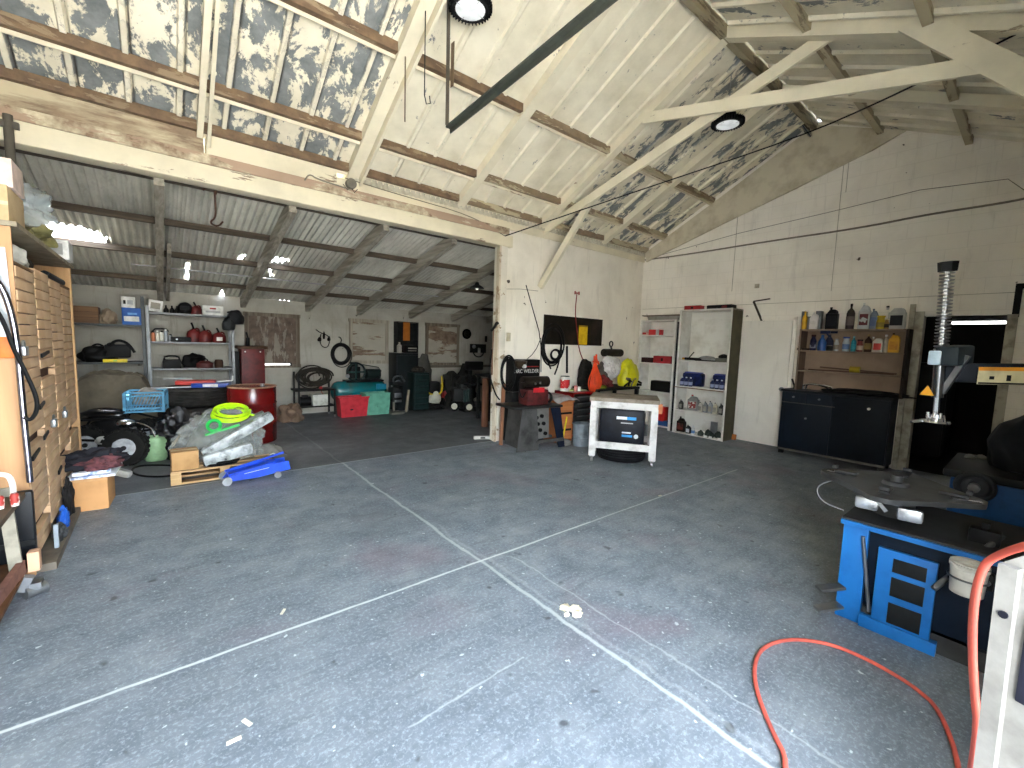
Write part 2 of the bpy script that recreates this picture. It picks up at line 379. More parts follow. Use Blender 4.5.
def ribbed(y0, y1, zf, mat, x0=-1.3, x1=8.2, pitch=.36, name='ceiling'):
    b = B(); xs = [x0]; zs = [0]; x = x0+.1
    while x < x1-.05:
        xs += [x-.03, x-.018, x+.018, x+.03, x+.034, x+.05]; zs += [0, -.035, -.035, 0, .02, 0]; x += pitch
    xs.append(x1); zs.append(0)
    ys = [y0+(y1-y0)*i/8 for i in range(9)]
    g = [[b.bm.verts.new((x, y, zf(y)+z)) for y in ys] for x, z in zip(xs, zs)]
    for i in range(len(xs)-1):
        for j in range(8): b.bm.faces.new((g[i][j], g[i+1][j], g[i+1][j+1], g[i][j+1]))
    return ST(name, b, mat)
def solid(o, t=.02, off=1):
    md = o.modifiers.new('thick', 'SOLIDIFY'); md.thickness = t; md.offset = off
ribbed(2.66, YN+.45, lambda y: zN(y)+.125, ROOFN, name='ceiling_north_slope')
ribbed(2.50, YS-.35, lambda y: zS(y)+.125, ROOFS, name='ceiling_south_slope')
ST('ceiling_ridge_cap', B().prism([(2.2, 5.06), (2.58, 5.26), (2.95, 5.06), (2.95, 5.08), (2.58, 5.29), (2.2, 5.08)], 'x', -1.3, 8.2), m_('#8a8a82', .6))
# ---- rafters, purlins, scissor trusses
def rafter(x, w, h, mat, dz=0.0):
    TR(B().beam((x, YN+.1, zN(YN+.1)+.05+dz), (x, 2.58, 5.10+dz), w, h, up=(1, 0, 0)) if False else B().beam((x, YN+.12, zN(YN+.12)+h/2+dz), (x, 2.58, 5.05+h/2+dz), h, w, up=(1, 0, 0)), mat)
    TR(B().beam((x, YS, zS(YS)+h/2+dz), (x, 2.58, 5.05+h/2+dz), h, w, up=(1, 0, 0)), mat)
for x, w in ((.40, .05), (1.95, .13), (3.45, .12), (5.05, .12), (6.65, .12)):
    rafter(x-(.04 if x == 1.95 else 0), w, .11, CREAMY)
TR(B().beam((.47, 5.50, 3.47), (.44, 3.3, 4.66), .03, .045), CREAMY)
for y in (5.47, 5.05, 4.12):
    for k, (xa, xb) in enumerate(((XL, 1.88), (2.02, 3.39), (3.51, 4.99), (5.11, 6.59), (6.71, XW))):
        m = BROWNY if k == 0 or (k == 1 and y > 4) else m_peel('#b9ad8e', '#7a6850', .47, 'x', 4, '#8a7860')
        z = zN(y)+.075; b = B().beam((xa, y, z), (xb, y, z), .06, .09); TR(b, m); TR(B().beam((xa, y+.04, z-.052), (xb, y+.04, z-.052), .012, .05), CREAM)
for y in (1.75, .85, -.1):
    z = zS(y)+.075; TR(B().beam((XL, y, z), (XW, y, z), .07, .09), m_peel('#b5aa8c', '#7c6f58', .55, 'x', 4, '#8a7c64'))
TR(B().bx(XL, XW, 2.545, 2.615, 5.04, 5.17), m_peel('#9a8f74', '#5f5442', .5, 'x', 4, '#77694f'))
TR(B().beam((2.0, 5.52, 3.49), (2.0, 2.62, 5.0), .03, .10), CREAMY)
for x in (5.05,):
    off = .075
    TR(B().beam((x+off, 5.55, 3.50), (x+off, 1.58, 4.66), .035, .13), CREAMY)
    TR(B().beam((x-off, 3.55, 4.54), (x-off, .45, 3.82), .035, .13), CREAMY)
TR(B().beam((5.16, 4.55, 3.78), (5.06, 5.50, 2.55), .06, .10), CREAMY)
TR(B().beam((4.98, .98, 4.4), (4.98, -.45, 2.85), .05, .17), CREAMY)
# plywood panel on the gable
pts = [(645, 253), (722, 196), (815, 125), (906, 130), (872, 150), (800, 186), (722, 224), (646, 262)]
ST('trim_gable_panel', B().prism([(on(0, 8.0, *q).y, on(0, 8.0, *q).z) for q in pts], 'x', 8.0, 8.04), m_('#cfc7b0', .8, c2='#b0a58c', sc=3))
# ---- header beam over the wide opening into the annex
TR(B().bx(XL, 4.42, 5.48, 5.68, 3.10, 3.28, .006), CREAM)
TR(B().bx(XL, 4.33, 5.46, 5.66, 3.28, 3.38, .004), m_peel('#a98f78', '#cfc4a6', .50, 'x', 3, '#7d654f'))
TR(B().bx(XL, .43, 5.50, 5.64, 3.38, 3.60), m_peel('#c2b596', '#786450', .47, 'x', 1.5, '#937f66', soft=.10))
TR(B().bx(.45, 1.72, 5.505, 5.64, 3.38, 3.57), CREAM)
TR(B().bx(1.72, XW, 5.52, 5.66, 3.38, 3.50), CREAM)
b = B(); b.sheet(lambda u, v: Vector((1.9+u*(XW-1.9), 5.50+.012*math.sin(u*(XW-1.9)*2*PI/.075), 3.49+v*.075)), 820, 1)
solid(TR(b, m_('#c2bda8', .6)), .004)
TR(B().bx(4.20, 4.34, 5.50, 5.66, 0, 3.10, .006), m_peel('#dcd6c6', '#8b7355', .60, None, 4, '#a09078'))
TR(B().bx(4.17, 4.20, 5.48, 5.56, 0, 3.10), m_peel('#cabda5', '#8d7157', .55, None, 4, '#bdb29b'))
# ---- annex roof: corrugated iron with rust holes and gaps
def pixL(px, py, off=.05):
    d = _r2*((px-512)/FPX) - _u2*((py-384)/FPX) + _fw
    n = Vector((0, .235, 1)); t = (3.2+.235*5.55+off-n.dot(CP))/n.dot(d); return CP+d*t
holes = []
for (ax, ay, bx_, by_, w) in ((36, 228, 104, 238, .26), (131, 290, 158, 293, .05), (270, 258, 288, 260, .05), (186, 262, 187, 280, .012), (222, 290, 222, 297, .02), (232, 262, 246, 252, .01),
                              (268, 262, 272, 277, .012), (276, 300, 300, 303, .02)):
    holes.append((pixL(ax, ay), pixL(bx_, by_), w))
def inhole(c):
    for a, b_, w in holes:
        ab = (b_-a).to_2d(); ap = (c-a).to_2d(); t = ap.dot(ab)/max(ab.length_squared, 1e-6)
        if -.02 < t < 1.02:
            d = (ap-ab*t).length
            if d < w*(.35+.75*math.sin(PI*min(max(t, 0), 1))+.3*noise.noise(c*9)): return True
    return False
b = B(); X0, X1 = -1.3, 7.9; nu = int((X1-X0)/.019)
def cor(u, v):
    x = X0+u*(X1-X0); y = 5.60+v*4.35; k = int(v*3.999) % 2
    return Vector((x, y, zL(y)+.05+.017*math.sin(2*PI*x/.076)))
b.sheet(cor, nu, 60, inhole)
GALV = (lambda: None)
def galv():
    m, nt, p = newmat('old_galvanised_iron'); g = geo(nt)
    a = noise_node(nt, mapped(nt, g, (1, .4, 1)), 1.6, 7, .65); f = noise_node(nt, mapped(nt, g, (2, .5, 1)), 6, 5, .7, .4)
    c = mix(nt, ramp(nt, a, .35, .65), lin('#cfcdc0'), lin('#a09e92')); c = mix(nt, mth(nt, 'MULTIPLY', ramp(nt, f, .55, .8), .6), c, lin('#6a6155'))
    nt.links.new(c, p.inputs['Base Color']); p.inputs['Roughness'].default_value = .6; p.inputs['Metallic'].default_value = .0; bump(nt, p, f, .2, .003); return m
ST('ceiling_annex', b, galv())
GW = m_wood('#a8a395', '#6f685a', 'y', .85); GWX = m_wood('#5a4e3f', '#2c241b', 'x', .9)
for x, w in ((.07, .11), (1.27, .11), (2.40, .11), (3.45, .12), (4.68, .12), (5.85, .12), (6.95, .12)):
    TR(B().beam((x, 5.66, zL(5.66)-.075), (x, YB, zL(YB)-.075), .16 if x > .5 else .15, w-.03, up=(1, 0, 0)), GW)
TR(B().beam((.165, 7.4, zL(7.4)-.075), (.165, YB-.05, zL(YB-.05)-.075), .14, .045, up=(1, 0, 0)), GW)
for y in (5.78, 6.8, 7.8, 8.9):
    TR(B().beam((XL, y, zL(y)+.0), (7.75, y, zL(y)+.0), .075 if y != 7.8 else .12, .07), GWX)
a0, a1 = on(1, 8.2, 254, 277), on(1, 8.2, 388, 292)
TR(B().tube([(a0.x-1.5, 8.2, a0.z), (a0.x, 8.2, a0.z), (a1.x, 8.2, a0.z-.01), (a1.x+1.4, 8.2, a0.z)], .012), LGR)
# boarded windows in the rear wall
BRD = m_peel('#9b9587', '#5b4635', .50, 'x', 2.2, '#7c6a58'); FRM = m_wood('#7b7264', '#4c3d2e', 'z', .85)
for i, (a, t_, c, bt, mm) in enumerate(((247, 315, 298, 366, m_peel('#7b7266', '#43342a', .46, 'zz', 2.6, '#665546')), (351, 321, 387, 362, BRD), (427, 325, 458, 364, BRD))):
    x0, x1, z0, z1 = RY(9.57, a, t_, c, bt)
    fr = B(); y = YB
    for (p, q) in (((x0, z0), (x1, z0)), ((x0, z1), (x1, z1))): fr.bx(p[0]-.05, q[0]+.05, y-.04, y-.001, p[1]-.035, p[1]+.035)
    for xx in (x0, x1): fr.bx(xx-.035, xx+.035, y-.04, y-.001, z0, z1)
    w = ST('window_%d' % (i+1), fr, FRM if i != 1 else m_wood('#a29b8c', '#746a5a', 'z'))
    k = P('board', B().bx(x0+.03, x1-.03, y-.022, y-.004, z0+.03, z1-.03), mm, w)
# door: white slab in the east wall, and the frame of the opening
y0, y1, z0, z1 = RX(XW, 743, 321, 797, 438)
yA, yB_ = 3.42, 2.63
d = ST('door_1', B().bx(XW-.05, XW-.002, yB_, yA, .03, 2.11, .004), wall_mat('#e4e0d6', '#cfcac0', .25, name='white_door'))
P('door_handle', B().cyl((XW-.05, yB_+.07, .98), (XW-.11, yB_+.07, .98), .025).cyl((XW-.05, yB_+.07, .98), (XW-.06, yB_+.07, .98), .035), STEEL, d)
P('door_frame', B().bx(XW-.03, XW-.001, yA+.005, yA+.06, 0, 2.17).bx(XW-.03, XW-.001, yB_-.06, yB_-.005, 0, 2.17).bx(XW-.03, XW-.001, yB_-.06, yA+.06, 2.115, 2.17), WALL, d)
FR2 = m_('#aaa596', .75, c2='#7d786a')
TR(B().bx(XW-.04, XW+.15, 1.07, 1.16, 0, 2.2), FR2); TR(B().bx(XW-.06, XW-.0, 1.165, 1.22, 0, 2.3), FR2); TR(B().bx(XW-.03, XW+.15, .24, .33, 0, 2.14), FR2)
# vertical and horizontal battens and seams of the wall sheathing
SEAM = m_('#b3ad9f', .9)
for y_, za, zb in ((3.66, 2.65, 4.05), (2.16, 2.55, 4.55), (2.10, 4.0, 4.45)):
    TR(B().bx(XW-.006, XW+.001, y_-.004, y_+.004, za, zb), SEAM)
TR(B().bx(XW-.012, XW+.001, -.7, 5.5, 2.40, 2.406), SEAM)
# ================================================================ wires, lamps and iron on walls and roof
def wire(name, pts, r, mat, label, cat='cable', sm=2):
    return S(name, B().tube(pts, r, 6, smooth=sm), mat, label, cat)
wire('wall_cable', [on(0, XW-.015, *q) for q in ((645, 260), (690, 254), (770, 241), (860, 228), (930, 214), (990, 205), (1024, 199), (1060, 190))], .014, m_('#857f71'), 'thick grey cable clipped across the white gable wall')
wire('thin_wire', [on(0, XW-.01, *q) for q in ((650, 258), (740, 233), (830, 212), (920, 190), (1008, 179), (1024, 190))], .0045, m_('#7d776a'), 'thin wire strung above the thick cable on the gable wall', sm=0)
pz = [on(1, 5.3, 505, 236), on(0, 5.2, 640, 190), on(0, 6.2, 780, 148), on(0, 5.6, 900, 93), on(0, 5.0, 1040, 22)]
wire('overhead_wire', [pz[0], pz[1], on(0, 6.2, 800, 137), pz[3], pz[4]], .008, BLK, 'black wire crossing the open roof space towards the ridge', sm=2)
wire('door_opener_cable', [on(1, 5.47, 345, 178), on(1, 5.47, 400, 195), on(1, 5.47, 470, 215), on(1, 5.47, 505, 236)], .006, m_('#7b7466'), 'slack cable along the top of the cream header beam')
t = T('junction_box', 'round grey junction box with hanging wire ends on the header beam', 'electrical box', on(1, 5.45, 351, 184))
P('box', B().cyl((0, .03, 0), (0, -.03, 0), .06), m_('#6f6b5f', .6), t)
P('wire_ends', B().tube([(0, -.02, -.05), (.03, -.03, -.1), (.07, -.02, -.05)], .004).tube([(-.02, -.02, -.05), (-.05, -.03, -.09), (-.1, -.02, -.03)], .004), BLK, t)
# ridge duct
t = T('ridge_tube', 'shiny metal tube fixed under the roof ridge by the gable panel', 'tube', on(1, 2.75, 800, 118))
o_ = t.location; q = on(1, 2.62, 811, 136)-o_; r_ = on(1, 2.85, 786, 101)-o_
P('tube', B().cyl(r_, q, .03), CHR, t); P('bracket', B().cyl(r_*.5, r_*.5+(q-r_)*.05, .045).cyl(q*.6, q*.6+(q-r_)*.05, .045), DGR, t)
# high bay lamps
def highbay(x, y, z, zt, label):
    t = T('high_bay_lamp', label, 'lamp', (x, y, z), 0, None)
    b = B(); b.lathe([(.15, .0), (.175, .01), (.175, .045), (.13, .06), (.09, .07), (.085, .13), (.05, .15), (.0, .15)], n=36)
    for i in range(36):
        a = 2*PI*i/36; b.box((.175*math.cos(a), .175*math.sin(a), .025), (.03, .008, .045), rz=a)
    P('housing', b, BLK, t)
    l = P('lens', B().lathe([(0, -.012), (.08, -.01), (.148, .004), (.148, .012), (0, .012)], n=36), m_('#dfe3e4', .35, em=.02, bp=0), t)
    P('rim', B().tor((0, 0, .004), .15, .008), DGR, t)
    P('hook', B().tor((0, 0, .18), .035, .006, 'y', 16, 6).tube([(0, 0, .21), (0, 0, zt-z)], .006), STEEL, t)
    P('spokes', B().beam((0, -.14, -.004), (0, .14, -.004), .004, .004).beam((-.14, 0, -.004), (.14, 0, -.004), .004, .004), LGR, t)
    return t
highbay(2.19, 3.40, 4.44, 4.66, 'round black high bay lamp at the top edge over the cream roof sheets')
p = on(1, 2.72, 728, 120); highbay(p.x, p.y, p.z-.06, 4.93, 'round black high bay lamp hanging from the ridge by the scissor truss')
t = T('shade_lamp', 'small dark shaded lamp hanging in the annex near the cream post', 'lamp', on(1, 7.0, 477, 287))
P('lamp_shade', B().lathe([(.14, -.03), (.12, 0), (.05, .04), (.03, .09), (0, .09)], n=24), DGR, t); P('bulb', B().lathe([(0, -.06), (.03, -.04), (.02, 0), (0, 0)]), m_('#f0efe5', .3, em=.05), t)
P('cord', B().tube([(0, 0, .09), (0, .0, max(.15, zL(7.0)+.08-t.location.z))], .006), BLK, t)
# opener rail on a perforated hanger
t = T('door_rail', 'long dark steel door track slanting through the open roof space', 'rail', (2.11, 3.6, 3.52))
P('rail', B().beam((0, 0, 0), (-.02, -3.6, .21), .055, .016).beam((.022, 0, -.02), (.002, -3.6, .19), .01, .05), m_('#4b4f48', .5, .4), t)
P('hanger', B().beam((-.03, -.03, 0), (-.035, -.03, 1.12), .012, .03), m_('#4d463b', .6), t)
P('stay', B().beam((.02, -.02, .35), (.02, -.02, .72), .05, .006), m_('#6f5c45', .7), t)
P('slack_wire', B().tube([(-.19, .1, 1.05), (-.19, .1, .25), (-.17, .1, .18), (-.13, .1, .2), (-.14, .1, .26)], .005), DGR, t)
S('metal_rod', B().cyl((0, 0, -.5), (0, 0, .08), .007), m_('#6b5b48'), 'thin straight rod hanging from the roof beside the wide rafter', 'rod', (1.9, 4.05, 4.16))
# left strut and hook
S('steel_strut', B().cyl((0, 0, 0), (0, 0, 1.05), .03, n=12).bx(-.06, .06, -.02, .02, .95, 1.0), m_('#5a554b', .6), 'thin dark steel strut under the left end of the header beam', 'strut', (-.87, 5.46, 2.25))
p = on(1, 5.75, 213, 190)
S('hanging_hook', B().tube([(-.09, 0, -.02), (-.03, 0, .03), (.03, 0, .02), (.02, 0, -.04)], .012).tube([(0, 0, .1), (.015, 0, -.02), (.02, 0, -.2), (.01, 0, -.29), (-.03, 0, -.33), (-.02, 0, -.36), (.04, 0, -.37), (.08, 0, -.31)], .009, smooth=2), m_('#4b3326', .8), 'rusty iron hook hanging under the header beam from the annex roof', 'hook', p)
S('conduit_hook', B().tube([(0, 0, 0), (0, -.05, .01), (.02, -.07, .04), (.06, -.06, .05), (.1, -.05, .03), (.5, -.02, .01)], .008, smooth=2), m_('#8a8474', .5), 'small bent hook and conduit on the brown ledge of the header', 'hook', on(1, 5.45, 305, 180))
# ================================================================ ANNEX: rear shelving, left part
def shelfunit(y, xa, xb, zs, z_up, dep, mat, name, label, back=False):
    xm = (xa+xb)/2; t = T(name, label, 'shelf', (xm, y, 0)); w = (xb-xa)/2
    for k, z in enumerate(zs): P('shelf', B().bx(-w, w, -dep/2, dep/2, z-.03, z, .004), mat, t)
    for sx in (-1, 1):
        for sy in (-1, 1): P('upright', B().bx(sx*w-.02, sx*w+.02, sy*dep/2-.02, sy*dep/2+.02, 0, z_up), mat, t)
    return t
SH = m_('#3e4243', .55, .3)
y = 9.1
x0 = -1.08; x1 = on(1, y, 144, 340).x; zA = on(1, y, 110, 324).z; zB = on(1, y, 110, 362).z
shelfunit(y+.15, x0, x1, (.5, zB, zA), zA+.45, .45, SH, 'steel_shelving', 'dark steel shelving in the far left corner holding a brown crate')
x2 = on(1, y, 148, 330).x; x3 = on(1, y, 232, 330).x; zC = on(1, y, 190, 314).z; zD = on(1, y, 190, 342).z; zE = on(1, y, 190, 368).z
shelfunit(y+.15, x2, x3, (.35, zE, zD, zC), zC+.1, .45, m_('#77797a', .5, .4), 'steel_shelving', 'grey steel shelving left of the boarded window with red cans on it')
def boxy(name, label, cat, x0, x1, y, dep, z, h, mat, bev=.006, group=None, rz=0, parts=()):
    t = T(name, label, cat, ((x0+x1)/2, y, z), rz, group); w = abs(x1-x0)/2
    P('body', B().bx(-w, w, -dep/2, dep/2, 0, h, bev), mat, t)
    for nm, c, d, m in parts: P(nm, B().box((c[0]*w, c[1]*dep/2, c[2]*h), (d[0]*w*2, d[1], d[2]*h), bev=.003), m, t)
    return t
def carton(name, label, x0, x1, y, dep, z, h, mat, rz=0, tape=m_('#c9b38a', .5), group=None):
    t = T(name, label, 'box', ((x0+x1)/2, y, z), rz, group); w = abs(x1-x0)/2
    P('body', B().bx(-w, w, -dep/2, dep/2, 0, h, .004), mat, t)
    P('flap', B().bx(-w-.002, w+.002, -dep/2-.002, -.002, h, h+.004).bx(-w-.002, w+.002, .002, dep/2+.002, h, h+.004), mat, t)
    P('tape', B().bx(-w*.99, w*.99, -.02, .02, h+.004, h+.006), tape, t)
    return t
ys = y+.02
a, b_, z0, z1 = RY(ys, 74, 306, 99, 323); 
t = T('wooden_crate', 'brown wooden crate on the top shelf in the far left corner', 'crate', ((a+b_)/2, ys+.08, zA))
w = (b_-a)/2; h = z1-zA
for k in range(3): P('slat', B().bx(-w, w, -.17, -.155, h*k/3+.005, h*(k+1)/3-.005), m_wood('#7a5632', '#4d3218', 'x'), t)
P('body', B().bx(-w, w, -.154, .15, .005, h-.01), BRN, t)
def lump(name, label, cat, x, y, z, d, mat, seed=1, amp=.2, f=2, fine=.1, group=None, sub=4):
    return S(name, B().blob((0, 0, 0), d, seed, amp, f, sub, True, fine), mat, label, cat, (x, y, z), 0, group)
p = on(1, ys, 107, 315); lump('paper_bag', 'crumpled tan paper bag beside the brown crate on the top shelf', 'bag', p.x, ys+.08, zA, (.11, .1, .22), m_('#8f7d68', .8), 3)
a, b_, z0, z1 = RY(ys, 122, 308, 141, 322); t = boxy('blue_box', 'blue printed carton on the top shelf under a white box', 'box', a, b_, ys+.08, .28, zA, z1-zA, m_('#1f59a8', .5), parts=(('label_panel', (0, -1, .35), (.8, .004, .3), WHT), ('swirl', (.1, -1, .65), (.5, .004, .12), m_('#5f9ad6', .5))))
hz = z1
a, b_, z0, z1 = RY(ys, 121, 297, 135, 308); boxy('white_box', 'small white box lying on the blue printed carton', 'box', a, b_, ys+.06, .2, hz, z1-z0, WHT, parts=(('round_mark', (-.5, -1, .5), (.18, .004, .35), BLK), ('print_block', (.3, -1, .5), (.4, .004, .4), LGR)))
# lower shelf, dark machine heads and a yellow strip
p = on(1, ys, 98, 355); t = T('power_tool', 'black tool case with rounded hump low on the far left shelving', 'tool', (p.x, ys+.05, zB)); P('body', B().blob((0, 0, 0), (.22, .15, .24), 5, .15, 2), BLK, t); P('handle', B().tor((0, 0, .2), .07, .015, 'y', 20, 6), BLK, t)
p = on(1, ys, 118, 352); t = T('engine_part', 'black engine part on the lower far left shelf above a yellow strip', 'engine part', (p.x, ys+.05, zB+.05))
P('block', B().box((0, 0, .12), (.3, .22, .2), bev=.02).cyl((-.08, -.1, .2), (-.08, .1, .2), .05), BLK, t); P('hose', B().tube([(-.1, -.1, .2), (0, -.14, .3), (.12, -.1, .25), (.2, -.1, .1)], .02, smooth=2), BLK, t)
p = on(1, ys-.18, 115, 361); boxy('yellow_level', 'yellow spirit level lying on the lower shelf front edge', 'level', p.x-.14, p.x+.14, ys-.11, .03, zB, .05, YEL, .002, parts=(('vial', (0, -1, .5), (.15, .004, .4), m_('#7dbb4a', .3)),))
for k, (px, c, l) in enumerate(((80, '#7f7550', 'flat tan tin on the lower far left shelf beside the cubbies'), (81, '#8b8578', 'flat grey carton low behind the cubby cabinet end'))):
    p = on(1, 7.6, px, 358+k*30)
# second shelving: top row
ts = y+.0
a, b_, z0, z1 = RY(ts, 147, 299, 161, 313); t = T('tilted_box', 'white printed box leaning on the top of the grey shelving', 'box', ((a+b_)/2, ts+.02, zC)); t.rotation_euler = (0, .12, .1)
P('body', B().bx(-.09, .09, -.06, .06, 0.01, .19, .004), WHT, t); P('print', B().bx(-.06, .06, -.064, -.06, .05, .15), m_('#8c8577'), t)
for k, px in enumerate((166, 172, 177)):
    p = on(1, ts, px, 310); S('small_bottle', B().lathe([(.035, 0), (.035, .05), (.012, .09), (.012, .12), (0, .12)], n=12), BLK, 'small black bottle top standing on the grey shelving, %s of three' % ('leftmost', 'middle', 'rightmost')[k], 'bottle', (p.x, ts, zC))
p = on(1, ts, 185, 306); t = T('helmet', 'round black helmet on the top of the grey shelving', 'helmet', (p.x, ts+.05, zC)); P('shell', B().blob((0, 0, 0), (.11, .12, .19), 2, .03), BLK, t); P('visor', B().bx(-.07, .07, -.125, -.1, .06, .12, .01), DGR, t)
def gascan(x, y, z, w, h, label, lab=False, spout=1, col=DRED):
    t = T('fuel_can', label, 'can', (x, y, z), 0, None); 
    P('body', B().lathe([(w*.95, 0), (w, .02), (w, h*.5), (w*.85, h*.66), (w*.3, h*.8), (w*.25, h*.84), (0, h*.84)], n=20, sy=.8), col, t)
    P('spout', B().tube([(0, 0, h*.8), (-.01, 0, h*.98), (-.03*spout, 0, h*1.2)], .014, smooth=1), BLK, t); P('handle', B().tube([(w*.2, 0, h*.78), (w*.5, 0, h*.9), (w*.8, 0, h*.68)], .012, smooth=1), col, t)
    if lab: P('label', B().bx(-w*.4, w*.4, -w*.82, -w*.78, h*.15, h*.45, .01), WHT, t)
    return t
p = on(1, ts, 196, 310); gascan(p.x, ts+.03, zC, .085, .17, 'small red funnel-topped can on the top of the grey shelving')
a, b_, z0, z1 = RY(ts, 202, 306, 223, 315); boxy('long_white_box', 'long white carton with a red mark on the grey shelving end', 'box', a, b_, ts+.04, .2, zC, z1-zC, WHT, parts=(('red_mark', (0, -1, .7), (.3, .004, .15), RED), ('print_line', (0, -1, .35), (.7, .004, .2), LGR)))
# middle row
cols = ('#8c7c6c', '#b06a48', '#c9c4b6', '#d7d4c8', '#9aa0a4', '#8a8d90')
for k in range(6):
    p = on(1, ts, 149+4.3*k, 337); h = (.15, .16, .17, .17, .2, .12)[k]
    t = T('spray_can', 'slim %s can on the middle grey shelf, %s of the row' % (('brown', 'orange', 'cream', 'white', 'silver', 'grey')[k], ('first', 'second', 'third', 'fourth', 'fifth', 'last')[k]), 'can', (p.x, ts-.02, zD))
    P('body', B().lathe([(.024, 0), (.026, .01), (.026, h*.8), (.014, h*.88)], n=14), m_(cols[k], .4), t); P('cap', B().cyl((0, 0, h*.86), (0, 0, h), .015, n=12), BLK if k % 2 else WHT, t)
p = on(1, ts, 181, 338); boxy('flat_tool_case', 'flat black case on the middle grey shelf', 'case', p.x-.14, p.x+.13, ts, .25, zD, .08, BLK, .01, parts=(('latch', (-.4, -1, .5), (.1, .01, .3), STEEL), ('handle', (0, -1.05, .5), (.3, .03, .2), DGR)))
S('wire_arch', B().tube([(-.16, 0, 0), (-.16, 0, .2), (.02, 0, .21), (.05, 0, .16)], .012, smooth=1), DGR, 'bent dark bar arching over the cans on the grey shelving', 'bar', (on(1, ts, 158, 330).x+.08, ts+.12, zD))
for px, w, h, l, lb in ((194, .10, .27, 'tall dark red can, left of the three on the middle grey shelf', False), (205, .11, .24, 'red spouted fuel can in the middle of the three', False), (219, .105, .21, 'red fuel can with a white label at the shelf end', True)):
    p = on(1, ts, px, 338); gascan(p.x, ts, zD, w, h, l, lb)
P_ = on(1, y-.2, 193, 333)
# lower row
p = on(1, ts, 172, 362); t = T('toolbox', 'black toolbox with arched handle on the lowest visible grey shelf', 'toolbox', (p.x, ts, zE)); P('body', B().bx(-.12, .12, -.1, .1, 0, .14, .02), BLK, t); P('handle', B().tube([(-.1, 0, .13), (-.09, 0, .2), (.09, 0, .2), (.1, 0, .13)], .014, smooth=1), DGR, t)
p = on(1, ts, 205, 366); t = T('toolbox', 'dark red toolbox on the lowest visible grey shelf', 'toolbox', (p.x, ts, zE)); P('body', B().lathe([(.12, 0), (.12, .08), (.06, .12), (0, .12)], n=20, sy=.7), m_('#4a1b17', .6), t); P('handle', B().tor((0, 0, .12), .04, .01, 'y', 14, 6), BLK, t)
p = on(1, ts, 219, 366); S('rusty_can', B().lathe([(.06, 0), (.065, .1), (.055, .14), (0, .14)]), m_('#3b2a20', .8), 'dark rusty can at the right end of the lowest grey shelf', 'can', (p.x, ts, zE))
# caps hanging on the shelf end
p = on(1, ts-.25, 236, 320); t = T('welding_helmet', 'pair of black welding helmets hung on the end of the grey shelving', 'helmet', (p.x-.05, ts-.2, p.z-.15))
P('shell', B().blob((.05, 0, .08), (.13, .12, .24), 4, .06), m_('#17181a', .45), t); P('face_plate', B().blob((-.06, -.06, -.03), (.1, .1, .22), 9, .05), m_('#2a2c2e', .5), t); P('strap', B().tube([(.05, .05, .2), (.02, .1, .3), (-.05, .15, .28)], .012, smooth=1), BLK, t)
# ---- tarpaulin-covered heap and dark things under the shelving
def tarp(u, v):
    x = -1.0+.98*u; yv = 8.0+.85*v; k = min(u, 1-u, v, 1-v)*6
    h = .78+.30*u+.10*math.sin(u*5)+.05*noise.noise(Vector((u*5, v*4, 1))); e = min(1, k); e = e**.45
    return Vector((x+.04*noise.noise(Vector((u*9, v*9, 3))), yv-.05*math.sin(v*9), max(.05, h*e+.03*noise.noise(Vector((u*14, v*12, 0))))))
b = B(); b.sheet(tarp, 48, 40); o = S('tarpaulin', b, m_('#5e5647', .8, c2='#3e382d', sc=3), 'dull brown tarpaulin draped over a heap in the far left corner', 'tarpaulin'); solid(o, .006)
# ---- milk crate on the quad
def openframe(b, x0, x1, y0, y1, z0, z1, t=.012): pass
p = on(1, 7.25, 147, 411)
t = T('milk_crate', 'pale blue plastic milk crate perched above the quad bike wheel', 'crate', (p.x, 7.3, p.z), -.12)
b = B(); W, D, H = .19, .17, .25
for sgn in (-1, 1):
    for z in (0.01, .05, H-.04, H): b.box((0, sgn*D, z), (2*W, .012, .02)); b.box((sgn*W, 0, z), (.012, 2*D, .02))
    for k in range(-6, 7):
        b.box((k*W/6, sgn*D, H/2), (.007, .008, H*.9), rot=Matrix.Rotation(.35 if abs(k) < 5 else 0, 4, 'Y')); 
    for k in range(-5, 6): b.box((sgn*W, k*D/5, H/2), (.008, .01, H))
for sx in (-1, 1):
    for sy in (-1, 1): b.box((sx*W, sy*D, H/2), (.03, .03, H))
b.bx(-W, W, -D, D, 0, .01)
P('frame', b, m_('#4b87a5', .5), t); S('grey_cloth', B().blob((0, 0, 0), (.16, .14, .2), 6, .15), m_('#77756f', .9), 'grey rag bundle stuffed in the pale blue crate', 'cloth', (p.x+.02, 7.3, p.z+.09))
